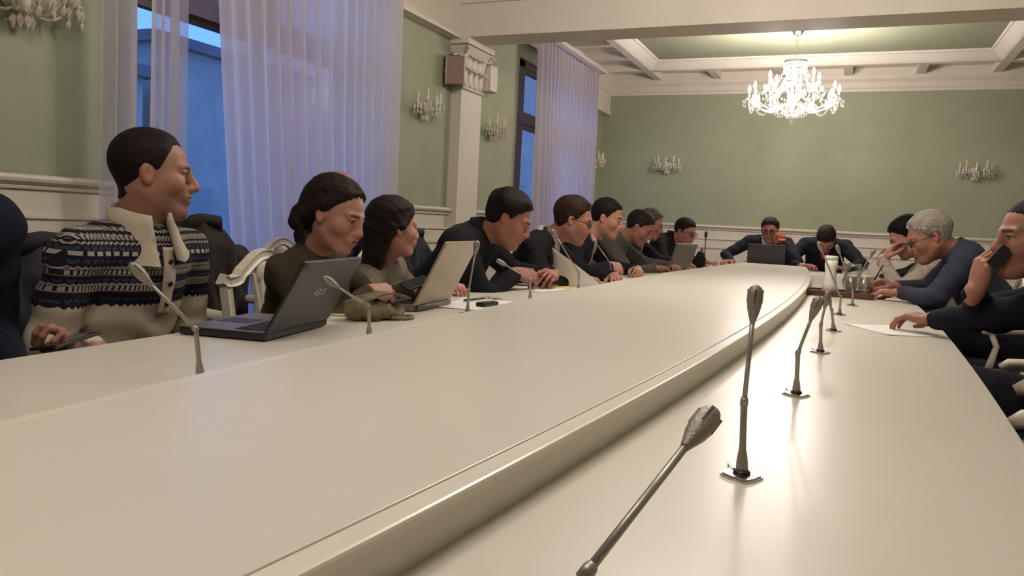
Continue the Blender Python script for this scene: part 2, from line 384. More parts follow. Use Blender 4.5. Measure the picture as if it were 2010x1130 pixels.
curtain('sheer_curtain', 'wide lilac sheer curtain with folds behind the woman with pinned-up hair', 3.13, 5.03, 0.03, 3.08, -3.18, 5, SHEER, 14, edge0=lambda t: 0.06+0.30*t**1.3)
curtain('sheer_curtain', 'lilac sheer curtain at the window beyond the white pilaster', 7.72, 9.82, 0.03, 3.08, -3.18, 9, SHEER, 17, edge0=lambda t: 0.10*t)
for a, b in ((2.7, 5.1), (7.6, 10.1)):
    o = MB().box((-3.245, a, 3.115), (-3.12, b, 3.14)).box((-3.245, a, 3.095), (-3.235, b, 3.115)).box((-3.13, a, 3.095), (-3.12, b, 3.115)).build('curtain_rail', CREAM)
    tag(o, 'ceiling curtain rail over the window %s' % ('nearest the camera' if a < 5 else 'beyond the white pilaster'), 'curtain rail')
rb = MB().box((XW-0.10, 3.28, 2.16), (XW-0.092, 4.05, 2.84)).build('roller_blind', BLIND); tag(rb, 'mauve blind covering the top of the near window', 'blind')
MB().tube([(XW-0.096, 3.28, 2.84), (XW-0.096, 4.05, 2.84)], 0.018, 10).build('roller', CREAM, rb)

def facade(label, x, ya, yb, h, loc_seed):
    root = empty('apartment_building', (x, (ya+yb)/2, -4)); tag(root, label, 'building'); L = yb-ya
    MB().box((-6, -L/2, 0), (0, L/2, h)).build('wall', FACADE, root)
    MB().box((-6.3, -L/2-0.2, h), (0.3, L/2+0.2, h+0.25)).build('roof', FACROOF, root)
    n = max(1, int(L/2.4)); wm = MB().box((0, -0.55, 0), (0.08, 0.55, 1.6)).build('window', FACADE, root); gm = MB().box((0.02, -0.48, 0.07), (0.1, 0.48, 1.53)).build('pane', mat('dull_pane', (0.24, 0.23, 0.25), 0.4), wm)
    first = True
    for k in range(int((h-1)/3)):
        for i in range(n):
            o = wm if first else copy_tree(wm)
            first = False; o.location = (0, -L/2+L*(i+0.5)/n, 1+3*k)
    return root
facade('low blue-grey building seen through the near window', -15, 5, 13.0, 7.9, 1)
facade('taller blue-grey building seen between the near curtains', -15.5, 13.7, 30, 8.9, 2)
facade('tall blue-grey building seen through the window beyond the pilaster', -16, 31, 62, 17.0, 3)
gr = MB().box((-80, -60, -4.2), (XW-0.5, 90, -4.0)).build('street_ground', mat('asphalt', (0.05, 0.05, 0.055), 0.9)); struct(gr)
# ------------------------------------------------------------------ lamps
def drop(mb, x, y, z, s):          # a cut crystal pendant hanging from (x, y, z)
    s *= 1.25; a = s*0.36
    mb.add([(x, y, z), (x+a, y, z-s*0.7), (x, y+a, z-s*0.7), (x-a, y, z-s*0.7), (x, y-a, z-s*0.7), (x, y, z-s*1.6)],
           [(0,1,2),(0,2,3),(0,3,4),(0,4,1),(5,2,1),(5,3,2),(5,4,3),(5,1,4)])
def chandelier(loc, zceil, label, power=1.0):
    root = empty('chandelier', loc); tag(root, label, 'chandelier')       # loc = centre of the bulb ring
    zt = zceil-loc[2]
    MB().lathe([(0.02, zt-0.09), (0.035, zt-0.085), (0.06, zt-0.05), (0.075, zt-0.01), (0.075, zt)], 20).build('canopy', BRASS, root)
    ch = MB()
    z = zt-0.09; k = 0; ztop = min(0.42, zt-0.10)
    while z > ztop:
        ax = (0.011, 0.0) if k % 2 else (0.0, 0.011)
        ch.tube([(ax[0]*math.cos(a), ax[1]*math.cos(a), z-0.02+0.024*math.sin(a)) for a in np.linspace(0, 2*PI, 11)[:-1]], 0.0035, 5, closed=True); z -= 0.036; k += 1
    ch.build('chain', BRASS, root)
    MB().lathe([(0.004, 0.42), (0.02, 0.40), (0.012, 0.36), (0.03, 0.30), (0.018, 0.25), (0.045, 0.16), (0.02, 0.08), (0.05, 0.0), (0.075, -0.06), (0.04, -0.12), (0.02, -0.15), (0.03, -0.18), (0.004, -0.21)], 16).build('stem', CRYSTAL, root)
    MB().lathe([(0.02, 0.345), (0.11, 0.36), (0.115, 0.37), (0.02, 0.36)], 24).build('crown_dish', CRYSTAL, root)
    cry = MB()
    for i in range(26):
        a = 2*PI*i/26
        for j in range(3): drop(cry, 0.112*math.cos(a), 0.112*math.sin(a), 0.36-0.036*j, 0.022)
    def tier(n, R, zb, ph, wob):
        for i in range(n):
            a = ph+2*PI*i/n; M = RZ(a); arm = MB()
            pts = [(0.03+(R-0.03)*t, 0, -0.04+(zb+0.01)*t**3 - 0.10*math.sin(PI*t)) for t in np.linspace(0, 1, 12)]
            arm.tube(pts, 0.007, 6, M); arm.lathe([(0.006, zb-0.03), (0.045, zb-0.022), (0.05, zb-0.014), (0.008, zb-0.02)], 14, M @ T(R, 0, 0))
            ar = arm.build('arm', CRYSTAL, root)
            MB().lathe([(0.011, zb-0.018), (0.011, zb+0.055), (0.006, zb+0.058)], 10, M @ T(R, 0, 0)).build('candle_sleeve', CANDLE, ar)
            MB().lathe([(0.005, zb+0.058), (0.015, zb+0.072), (0.017, zb+0.085), (0.010, zb+0.112), (0.002, zb+0.13)], 10, M @ T(R, 0, 0)).build('bulb', BULB, ar)
            for j in range(7):
                b = a+2*PI*j/7; x, y = R*math.cos(a)+0.048*math.cos(b), R*math.sin(a)+0.048*math.sin(b)
                drop(cry, x, y, zb-0.016, 0.03)
                if j % 2 == 0: drop(cry, x, y, zb-0.066, 0.022)
            for j in range(9):                      # festoons to the next arm and up to the stem
                t = (j+0.5)/9; a2 = a+2*PI/n; x = R*((1-t)*math.cos(a)+t*math.cos(a2)); y = R*((1-t)*math.sin(a)+t*math.sin(a2))
                drop(cry, x, y, zb-0.03-0.09*4*t*(1-t), 0.020)
                tt = t; drop(cry, (R*(1-tt)+0.09*tt)*math.cos(a), (R*(1-tt)+0.09*tt)*math.sin(a), zb+(0.33-zb)*tt-0.08*math.sin(PI*tt), 0.018)
    tier(12, 0.44, 0.0, 0.1, 0); tier(6, 0.25, 0.14, 0.35, 0)
    for i in range(18):
        a = 2*PI*i/18; drop(cry, 0.10*math.cos(a), 0.10*math.sin(a), -0.13, 0.03); drop(cry, 0.055*math.cos(a), 0.055*math.sin(a), -0.17, 0.026)
        drop(cry, 0.2*math.cos(a), 0.2*math.sin(a), -0.10, 0.026)
    drop(cry, 0, 0, -0.21, 0.045)
    c = cry.build('crystal_drops', CRYSTAL, root); c['kind'] = 'stuff'
    for i in range(6):
        l = bpy.data.lights.new('chandelier_light', 'POINT'); l.energy = LAMP*power; l.color = WARM; l.shadow_soft_size = 0.06
        lo = bpy.data.objects.new('chandelier_light', l); C.objects.link(lo); lo.parent = root
        a = 2*PI*i/6; lo.location = (0.36*math.cos(a), 0.36*math.sin(a), 0.10)
    return root
chandelier((-0.67, 8.65, 2.53), ZP, 'lit crystal chandelier hanging over the far end of the table')
chandelier((-0.66, 3.85, 2.80), ZP, 'unseen crystal chandelier added for light over the middle of the table, in front of the beam', 1.0)  # added above the frame to light the beam face and middle of the room
chandelier((-0.66, 0.70, 2.66), ZP, 'unseen crystal chandelier added for light over the near end of the table', 0.5)  # added out of view to brighten the near table top

def sconce_proto():
    root = empty('wall_sconce')
    MB().lathe([(0.0, 0), (0.05, 0), (0.05, 0.01), (0.03, 0.02), (0.0, 0.022)], 18, RY(PI/2)).build('backplate', SCRYS, root)
    MB().ball((0.05, 0, -0.01), (0.03, 0.03, 0.05), 12).build('glass_bowl', SCRYS, root)
    cry = MB()
    for i, s in enumerate((-1, -0.5, 0, 0.5, 1)):
        ex, ey = 0.06+0.10*math.cos(s*1.35), 0.17*math.sin(s*1.35); zb = 0.03 if i % 2 else 0.0
        pts = [(0.04+(ex-0.04)*t, ey*t, -0.02-0.05*math.sin(PI*t)+(zb+0.02)*t**2) for t in np.linspace(0, 1, 9)]
        ar = MB().tube(pts, 0.006, 6).lathe([(0.004, zb-0.008), (0.03, zb), (0.032, zb+0.005), (0.006, zb+0.002)], 12, T(ex, ey, 0)).build('arm', SCRYS, root)
        MB().lathe([(0.009, zb), (0.009, zb+0.05), (0.004, zb+0.052), (0.010, zb+0.07), (0.008, zb+0.09), (0.001, zb+0.108)], 8, T(ex, ey, 0)).build('candle', CANDLE, ar)
        for j in range(6):
            b = 2*PI*j/6; drop(cry, ex+0.03*math.cos(b), ey+0.03*math.sin(b), zb, 0.026)
            if j % 2: drop(cry, ex+0.03*math.cos(b), ey+0.03*math.sin(b), zb-0.045, 0.02)
    for j in range(8):
        b = 2*PI*j/8; drop(cry, 0.05+0.03*math.cos(b), 0.03*math.sin(b), -0.06, 0.03)
    c = cry.build('crystal_drops', SCRYS, root); c['kind'] = 'stuff'
    return root
SC = [((XW, 2.27, 1.95), 0, 'unlit crystal wall sconce above the panelling at the top left corner', 1.25),
      ((XW, 5.72, 2.01), 0, 'unlit crystal wall sconce on the near side of the white pilaster', 1.0),
      ((XW, 7.08, 2.00), 0, 'unlit crystal wall sconce just beyond the white pilaster', 1.0),
      ((XW, 10.42, 2.00), 0, 'unlit crystal wall sconce in the far left corner', 1.0),
      ((-2.42, YF, 1.98), -PI/2, 'unlit crystal wall sconce on the far wall, left of the chandelier', 1.0),
      ((1.30, YF, 1.98), -PI/2, 'unlit crystal wall sconce on the far wall, right of the chandelier', 1.0)]
p0 = sconce_proto()
for i, (l, rz, lab, s) in enumerate(SC):
    o = p0 if i == 0 else copy_tree(p0)
    o.location = l; o.rotation_euler.z = rz; o.scale = (s, s, s); tag(o, lab, 'wall sconce', 'crystal wall sconces')

# speakers on the pilaster
def speaker(loc, rz, label, shell, front):
    root = empty('wall_speaker', loc, rz); tag(root, label, 'speaker')
    MB().box((0, -0.085, -0.13), (0.12, 0.085, 0.13), bev=0.02).build('housing', shell, root)
    MB().box((0.12, -0.075, -0.12), (0.128, 0.075, 0.12), bev=0.003).build('grille', front, root)
    r = 0.075; MB().tube([(0.122, -0.08, -0.125), (0.122, 0.08, -0.125), (0.122, 0.08, 0.125), (0.122, -0.08, 0.125)], 0.008, 6, closed=True).build('rim', CREAM, root)
    MB().tube([(0.05, -0.085, 0.0), (0.02, -0.10, 0.0), (-0.02, -0.09, 0.0)], 0.01, 6).build('bracket', CREAM, root)
speaker((-3.345, 6.20, 2.385), -PI/2+0.55, 'brown loudspeaker with pale rim under the pilaster capital', SPKD, SPK)
speaker((-3.395, 6.86, 2.45), 0.0, 'small cream loudspeaker on the green wall behind the pilaster', CREAM, CREAM)

# ------------------------------------------------------------------ table
ZT, ZR = 0.75, 0.808
def wo(y): return 1.03-0.009*(y-4.2)**2
def wr(y): return 0.46-0.0124*(y-4.2)**2
YN, YE = -1.4, 8.5; RE = 7.95
def outline(w, ya, yb, rc, n=60):
    P = []
    ysr = np.linspace(ya+rc, yb-rc, n)
    for y in ysr: P.append((AX+w(y), y))
    for a in np.linspace(0, PI/2, 7)[1:]: P.append((AX+w(yb-rc)-rc+rc*math.cos(a), yb-rc+rc*math.sin(a)))
    for a in np.linspace(PI/2, PI, 7)[:-1]: P.append((AX-w(yb-rc)+rc+rc*math.cos(a), yb-rc+rc*math.sin(a)))
    for y in ysr[::-1]: P.append((AX-w(y), y))
    for a in np.linspace(PI, 1.5*PI, 7)[1:]: P.append((AX-w(ya+rc)+rc+rc*math.cos(a), ya+rc+rc*math.sin(a)))
    for a in np.linspace(1.5*PI, 2*PI, 7)[:-1]: P.append((AX+w(ya+rc)-rc+rc*math.cos(a), ya+rc+rc*math.sin(a)))
    return P
def inset(P, d):
    n = len(P); out = []
    for i in range(n):
        a, b, c = Vector(P[i-1]), Vector(P[i]), Vector(P[(i+1) % n])
        t = (c-a).normalized(); out.append((b.x-t.y*d, b.y+t.x*d))
    return out
tb = empty('conference_table', (AX, 3.4, 0)); tag(tb, 'long cream boat-shaped conference table with a raised centre panel', 'table')
PO = outline(wo, YN, YE, 0.12); PR = outline(wr, -0.9, RE, 0.10)
Mt = T(-AX, -3.4, 0)
def slab(name, P, z0, z1, rnd, m):
    rings = [(0.0, z0), (0.0, z1-rnd), (rnd*0.3, z1-rnd*0.3), (rnd, z1)]; vs = []; n = len(P); fs = []
    for d, z in rings: vs += [(x, y, z) for x, y in inset(P, d)]
    for i in range(len(rings)-1):
        for k in range(n): fs.append((i*n+k, i*n+(k+1) % n, (i+1)*n+(k+1) % n, (i+1)*n+k))
    fs.append(tuple((len(rings)-1)*n+k for k in range(n))); fs.append(tuple(range(n-1, -1, -1)))
    return MB().add(vs, fs, Mt).build(name, m, tb)
slab('outer_top', PO, 0.705, ZT, 0.004, TABLE)
slab('raised_base', inset(PR, 0.008), ZT-0.002, ZR-0.012, 0.001, TABLE)
slab('raised_edging', PR, ZR-0.012, ZR, 0.004, TRIMM)
slab('raised_top', inset(PR, 0.030), ZR-0.004, ZR+0.0025, 0.0015, TABLE)
ap = inset(PO, 0.22); vs = [(x, y, 0.60) for x, y in ap]+[(x, y, 0.705) for x, y in ap]; n = len(ap)
MB().add(vs, [(i, (i+1) % n, n+(i+1) % n, n+i) for i in range(n)]+[tuple(range(n-1, -1, -1))], Mt).build('apron', TABLE, tb)
for y in (-0.6, 1.9, 4.4, 6.9):
    MB().box((AX-0.34, y-0.25, 0.08), (AX+0.34, y+0.25, 0.60), Mt, 0.02).box((AX-0.42, y-0.32, 0), (AX+0.42, y+0.32, 0.08), Mt, 0.015).build('pedestal', TABLE, tb)

# ------------------------------------------------------------------ chairs
def chair_proto():
    root = empty('armchair')
    MB().box((-0.20, -0.215, 0.435), (0.235, 0.215, 0.475), bev=0.016).build('seat', SEATF, root)
    MB().box((-0.225, -0.24, 0.37), (0.245, 0.24, 0.435), bev=0.008).build('seat_rail', CHAIRW, root)
    for sx in (-1, 1):
        for sy in (-1, 1):
            x = 0.22 if sx > 0 else -0.205; tilt = -0.05 if sx < 0 else 0
            MB().tube([(x, sy*0.215, 0.40), (x, sy*0.215, 0.36), (x+tilt*0.3, sy*0.215, 0.2), (x+tilt, sy*0.215, 0.0)], [0.022, 0.024, 0.018, 0.013], 8).build('leg', CHAIRW, root)
    def bar(name, pts, w, d, parent=root):      # flat moulded bar: w across in the back plane, d deep
        vs = []; fs = []; P = [Vector(p) for p in pts]; m = len(P)
        for i in range(m):
            t = (P[min(i+1, m-1)]-P[max(i-1, 0)]).normalized(); nx = Vector((1, 0, 0)); a = t.cross(nx).normalized()
            for (u, v) in ((-1, -0.6), (-0.75, 1), (-0.35, 0.65), (0.35, 0.65), (0.75, 1), (1, -0.6), (0.9, -1), (-0.9, -1)):
                vs.append(P[i]+a*(u*w/2)+nx*(v*d/2))
        for i in range(m-1):
            for k in range(8): fs.append((i*8+k, i*8+(k+1) % 8, (i+1)*8+(k+1) % 8, (i+1)*8+k))
        fs.append(tuple(range(7, -1, -1))); fs.append(tuple((m-1)*8+k for k in range(8)))
        return fixn(MB().add(vs, fs).build(name, CHAIRW, parent))
    bx = lambda z: -0.205-0.10*(z-0.42)            # the back leans a little
    for s in (-1, 1):
        bar('back_stile', [(bx(z), s*(0.20+0.035*(z-0.42)/0.42), z) for z in np.linspace(0.40, 0.83, 7)], 0.038, 0.034)
    cr = []
    for t in np.linspace(-1, 1, 29):
        a = abs(t); h = 0.828+0.085*(0.5+0.5*math.cos(PI*min(1, a/0.82)))+(-0.012 if 0.6 < a < 0.95 else 0)
        cr.append((bx(h), 0.252*t, h))
    bar('crest_rail', cr, 0.046, 0.040)
    bar('lower_back_rail', [(bx(0.53), y, 0.53) for y in np.linspace(-0.20, 0.20, 5)], 0.034, 0.026)
    sp = MB()
    sp.ball((bx(0.845), 0, 0.845), (0.014, 0.062, 0.05), 14); shell = sp.build('shell_ornament', CHAIRW, root)
    for s in (-1, -0.34, 0.34, 1):
        bar('back_slat', [(bx(z), s*(0.025+0.045*((z-0.53)/0.3)**1.3), z) for z in np.linspace(0.53, 0.84, 7)], 0.020, 0.018)
    for s in (-1, 1):
        MB().tube([(-0.225, s*0.225, 0.66), (-0.10, s*0.245, 0.665), (0.05, s*0.255, 0.655), (0.15, s*0.25, 0.645), (0.175, s*0.248, 0.63)], [0.018, 0.021, 0.024, 0.026, 0.018], 10).build('arm', CHAIRW, root)
        MB().tube([(0.135, s*0.248, 0.635), (0.10, s*0.242, 0.56), (0.115, s*0.232, 0.48), (0.13, s*0.228, 0.42)], [0.017, 0.015, 0.018, 0.02], 8).build('arm_support', CHAIRW, root)
    return root
CH = chair_proto(); CH_USED = [False]
def chair(x, y, rz, label):
    o = CH if not CH_USED[0] else copy_tree(CH)
    CH_USED[0] = True; o.location = (x, y, 0); o.rotation_euler.z = rz; return tag(o, label, 'chair', 'white armchairs round the table')

# ------------------------------------------------------------------ gooseneck microphones
mat('mic_slot', (0.07, 0.06, 0.055), 0.5)
def bez(P, n=14):
    P = [np.array(p, float) for p in P]; out = []
    for t in np.linspace(0, 1, n):
        Q = P
        while len(Q) > 1: Q = [Q[i]*(1-t)+Q[i+1]*t for i in range(len(Q)-1)]
        out.append(tuple(Q[0]))
    return out
def along(M0, d):
    d = Vector(d).normalized(); return M0 @ d.to_track_quat('Z', 'Y').to_matrix().to_4x4()
def mic(base, knee, tip, label, rz=0.0, red=False, hs=1.0):
    root = empty('gooseneck_microphone', base, 0); tag(root, label, 'microphone', 'gooseneck microphones on the table')
    b = Vector(base); K = Vector(knee)-b; Tp = Vector(tip)-b; d = (Tp-K).normalized()
    pl = MB(); Mz = RZ(rz)
    P = []
    for i in range(40):
        a = 2*PI*i/40; r = 0.0265+0.0025*math.cos(4*a)+0.001*math.cos(8*a+0.6); P.append((r*math.cos(a), r*1.12*math.sin(a)))
    pl.prism(P, 0, 0.003, Mz); pl.prism([(x*0.9, y*0.9) for x, y in P], 0.003, 0.005, Mz)
    plate = pl.build('base_plate', CHROME, root)
    MB().prism([(-0.011, 0.018), (0.013, 0.018), (0.016, 0.046), (-0.012, 0.046)], 0.0, 0.006, Mz).build('switch_tab', CHROME, plate)
    MB().lathe([(0.012, 0.005), (0.012, 0.008), (0.009, 0.010)], 16).build('socket', BLACKP, plate)
    lo = bez([(0, 0, 0.006), tuple(K*0.45+Vector((0, 0, 0.006))), tuple(K)], 12); L = len(lo)
    MB().tube(lo, [0.0085, 0.0085, 0.0078, 0.0065]+[0.0048]*(L-4), 10).build('flexible_neck', GUN, root)
    hd = Tp-d*0.048*hs
    MB().tube([tuple(K-d*0.004), tuple(K+d*0.004), tuple(K+d*0.008)], [0.0056, 0.0056, 0.0046], 10).build('joint_ring', GUN, root)
    MB().tube([tuple(K), tuple(K*0.5+hd*0.5), tuple(hd)], [0.0036, 0.0034, 0.0034], 8).build('stem', GUN, root)
    M = along(T(*hd), d)
    he = MB().lathe([(0.0034, -0.008*hs), (0.005*hs, -0.002*hs), (0.0090*hs, 0.012*hs), (0.0108*hs, 0.024*hs), (0.0106*hs, 0.036*hs), (0.008*hs, 0.044*hs), (0.002*hs, 0.048*hs)], 18, M).build('mic_head', GUNH, root)
    for k in range(4):
        a = k*PI/2+0.4
        MB().box((0.0080*hs, -0.0011, 0.022*hs), (0.01105*hs, 0.0011, 0.041*hs), M @ RZ(a), 0.0004).build('grille_slot', MATS['mic_slot'], he)
    if red: MB().tube([(0.0106*hs*math.cos(a), 0.0106*hs*math.sin(a), 0.008*hs) for a in np.linspace(0, 2*PI, 17)[:-1]], 0.0012, 5, M, closed=True).build('red_light_ring', mat('red_ring_lit', (0.8, 0.05, 0.05), 0.4, emit=(1, 0.05, 0.05), estr=1.5), he)
    return root
# ------------------------------------------------------------------ people: signed-distance bodies turned into one surface
class Field:
    def __init__(s, lo, hi, h):
        s.lo = np.array(lo, np.float32)-2*h; s.h = h
        s.n = np.ceil((np.array(hi)-s.lo)/h).astype(int)+3
        s.F = np.full(s.n, 0.2, np.float32); s.B = np.full(s.n, 0.2, np.float32); s.T = np.zeros(s.n, np.int8)
        s.ax = [(s.lo[i]+h*np.arange(s.n[i])).astype(np.float32) for i in range(3)]
    def sub(s, lo, hi):
        a = np.clip(np.floor((lo-s.lo)/s.h).astype(int), 0, s.n); b = np.clip(np.ceil((hi-s.lo)/s.h).astype(int)+1, 0, s.n)
        sl = tuple(slice(a[i], b[i]) for i in range(3))
        X, Y, Z = np.meshgrid(s.ax[0][sl[0]], s.ax[1][sl[1]], s.ax[2][sl[2]], indexing='ij', sparse=True); return sl, X, Y, Z
    def put(s, sl, d, k, tag, cut=False):
        f = s.F[sl]
        if d.size == 0: return
        if cut:
            d = -d; h = np.maximum(k-np.abs(f-d), 0)/k; s.F[sl] = np.maximum(f, d)+h*h*k*0.25; return
        h = np.maximum(k-np.abs(f-d), 0)/k; s.F[sl] = np.minimum(f, d)-h*h*k*0.25
        b = s.B[sl]; m = d < b; s.T[sl] = np.where(m, tag, s.T[sl]); s.B[sl] = np.minimum(b, d)
    def ell(s, c, r, k=0.03, tag=0, R=None, cut=False):
        c = np.array(c, np.float32); r = np.array(r, np.float32); m = r.max()+k+0.02
        sl, X, Y, Z = s.sub(c-m, c+m); X, Y, Z = X-c[0], Y-c[1], Z-c[2]
        if R is not None:
            R = np.array(R, np.float32); X, Y, Z = (X*R[0, i]+Y*R[1, i]+Z*R[2, i] for i in range(3))
        k0 = np.sqrt((X/r[0])**2+(Y/r[1])**2+(Z/r[2])**2); k1 = np.sqrt((X/r[0]**2)**2+(Y/r[1]**2)**2+(Z/r[2]**2)**2)+1e-6
        s.put(sl, (k0*(k0-1)/k1).astype(np.float32), k, tag, cut)
    def cone(s, a, b, ra, rb, k=0.02, tag=0, cut=False):
        a = np.array(a, np.float32); b = np.array(b, np.float32); m = max(ra, rb)+k+0.02
        sl, X, Y, Z = s.sub(np.minimum(a, b)-m, np.maximum(a, b)+m); X, Y, Z = X-a[0], Y-a[1], Z-a[2]
        d = b-a; t = np.clip((X*d[0]+Y*d[1]+Z*d[2])/max(d@d, 1e-9), 0, 1)
        s.put(sl, (np.sqrt((X-t*d[0])**2+(Y-t*d[1])**2+(Z-t*d[2])**2)-(ra+(rb-ra)*t)).astype(np.float32), k, tag, cut)
    def mesh(s):
        S = s.F < 0; n = s.n
        cnt = np.zeros(n-1, np.int8)
        sls = [(slice(a, n[0]-1+a), slice(b, n[1]-1+b), slice(c, n[2]-1+c)) for a in (0, 1) for b in (0, 1) for c in (0, 1)]
        for q in sls: cnt += S[q]
        act = np.argwhere((cnt > 0) & (cnt < 8)); m = len(act)
        idx = np.full(n-1, -1, np.int64); idx[tuple(act.T)] = np.arange(m)
        acc = np.zeros((m, 3)); num = np.zeros(m)
        off = [(a, b, c) for a in (0, 1) for b in (0, 1) for c in (0, 1)]
        for i, p in enumerate(off):
            for j, q in enumerate(off):
                if i < j and sum(abs(p[t]-q[t]) for t in range(3)) == 1:
                    fa = s.F[tuple((act+p).T)]; fb = s.F[tuple((act+q).T)]; cr = (fa < 0) != (fb < 0)
                    t = np.where(cr, fa/np.where(cr, fa-fb, 1), 0)
                    acc += np.where(cr[:, None], np.array(p)+t[:, None]*(np.array(q)-np.array(p)), 0); num += cr
        V = s.lo+s.h*(act+acc/num[:, None]); faces = []
        for ax in range(3):
            o1, o2 = [(1, 2), (2, 0), (0, 1)][ax]
            q = [slice(1, n[i]-1) for i in range(3)]; q[ax] = slice(0, n[ax]-1); r = list(q); r[ax] = slice(1, n[ax])
            A = S[tuple(q)]; B = S[tuple(r)]; E = np.argwhere(A != B); base = E.copy()
            for i in range(3):
                if i != ax: base[:, i] += 1
            u = np.zeros(3, int); u[o1] = 1; w = np.zeros(3, int); w[o2] = 1
            Q = np.stack([idx[tuple((base-u-w).T)], idx[tuple((base-w).T)], idx[tuple(base.T)], idx[tuple((base-u).T)]], 1)
            fl = A[tuple(E.T)]; Q[~fl] = Q[~fl][:, ::-1]; faces.append(Q)
        Fc = np.concatenate(faces); Fc = Fc[(Fc >= 0).all(1)]
        tg = s.T[tuple(np.clip(np.round(act+acc/num[:, None]).astype(int), 0, n-1).T)]
        return V, Fc, tg

def rot_head(yaw, pitch, roll):      # columns: forward, left, up
    return np.array(RZ(yaw).to_3x3() @ RY(pitch).to_3x3() @ RX(roll).to_3x3())
def unit(v): v = np.array(v, float); return v/max(np.linalg.norm(v), 1e-9)
HAIRL = ([-0.14, -0.085, -0.05, -0.025, 0.002, 0.018, 0.030, 0.045, 0.062, 0.080, 0.10],
         [-0.078, -0.074, -0.060, -0.030, -0.012, 0.006, 0.036, 0.052, 0.066, 0.078, 0.09])
def head_mesh(sp, h, Nl):
    f = Field((-0.16, -0.115, -0.245), (0.15, 0.115, 0.14), h); w = sp.get('w', 1.0); fem = sp.get('fem', False); fat = sp.get('fat', 0.0)
    f.ell((-0.014, 0, 0.036), (0.099, 0.0775*w, 0.088), 0.02); f.ell((0.022, 0, -0.040), (0.064, ((0.053 if fem else 0.060)+fat)*w, 0.074 if fem else 0.078), 0.035)
    jw = 0.040 if fem else 0.051
    for s in (-1, 1):
        f.cone((-0.004, s*(jw+fat)*w, -0.048), (0.060, s*0.020*w, -0.100), (0.017 if fem else 0.020)+fat, (0.013 if fem else 0.017)+fat*.5, 0.03)
        f.ell((0.050, s*0.044*w, -0.020), (0.030, 0.024, 0.024), 0.03)
        f.cone((0.082, s*0.010, 0.026), (0.070, s*0.044, 0.028), 0.011 if fem else 0.013, 0.010, 0.015)
        f.ell((0.099, s*0.031, 0.008), (0.017, 0.020, 0.013), 0.014, cut=True); f.ell((0.0775, s*0.032, 0.0155), (0.0095, 0.017, 0.0062), 0.006); f.ell((0.0755, s*0.031, -0.0015), (0.0085, 0.016, 0.0055), 0.006)
        f.ell((0.097, s*0.0125, -0.029), (0.011, 0.009, 0.0085), 0.008)
        # ear: shell with a hollow
        f.ell((-0.012, s*0.079*w, -0.002), (0.0165, 0.0085, 0.0285), 0.006, 0, np.array(RY(-0.2).to_3x3() @ RZ(s*-0.35).to_3x3()))
        f.ell((-0.006, s*0.087*w, 0.001), (0.008, 0.006, 0.016), 0.004, cut=True)
    f.ell((0.076 if fem else 0.079, 0, -0.093 if fem else -0.097), (0.015, 0.017, 0.016) if fem else (0.018, 0.023, 0.019), 0.025)
    ns = sp.get('nose', 0.7 if fem else 1.0)
    f.cone((0.086, 0, 0.022), (0.097+0.0125*ns, 0, -0.0235), 0.0085, 0.0120, 0.016)
    f.ell((0.086, 0, -0.055), (0.016, 0.026, 0.020), 0.02)
    f.ell((0.0965, 0, -0.0515), (0.0085, 0.021, 0.0062), 0.005); f.ell((0.0945, 0, -0.0635), (0.0085, 0.018, 0.0068), 0.005)
    f.ell((0.104, 0, -0.0572), (0.010, 0.019, 0.0016), 0.004, cut=True)
    f.cone((-0.020, 0, -0.045), Nl, 0.048 if fem else 0.058, 0.048 if fem else 0.058, 0.035)
    V, F, _ = f.mesh(); x, y, z = V.T
    base = np.array(sp['skin']); col = np.tile(base, (len(V), 1))
    g = lambda cx, cy, cz, r: np.exp(-(((x-cx)**2+(np.abs(y)-cy)**2+(z-cz)**2)/r**2))
    def mixc(c, a): 
        nonlocal col; a = np.clip(a, 0, 1)[:, None]; col = col*(1-a)+np.array(c)*a
    mixc(base*np.array([1.12, 0.80, 0.72]), 0.4*g(0.07, 0.04, -0.025, 0.028)+0.4*g(0.115, 0, -0.025, 0.018)+0.6*g(-0.012, 0.085, 0, 0.03))
    if sp.get('stubble'): mixc(base*np.array([0.50, 0.46, 0.46]), sp['stubble']*np.clip((-0.036-z)/0.02, 0, 1)*np.clip((x-0.0)/0.03, 0, 1)*np.clip((z+0.125)/0.02, 0, 1))
    mixc(base*np.array([0.95, 0.60, 0.58]) if not fem else base*np.array([1.0, 0.52, 0.52]), 0.75*np.clip(1.3*np.exp(-((z+0.0575)/0.0095)**4)*np.exp(-(y/0.018)**4)*(x > 0.088), 0, 1))
    hc = np.array(sp.get('brow', sp['haircol']))
    mixc(hc, 0.85*np.clip(1.4*np.exp(-((z-0.029-0.10*np.clip(np.abs(y)-0.03, -1, 0.02)*-0.5)/0.0055)**4)*np.exp(-((np.abs(y)-0.030)/0.019)**6)*(x > 0.05), 0, 1))
    mixc(np.array([0.03, 0.02, 0.018]), 0.75*np.clip(1.2*np.exp(-((z-0.0125)/0.0032)**2)*np.exp(-((np.abs(y)-0.031)/0.014)**6)*(x > 0.05), 0, 1))
    return V, F, col
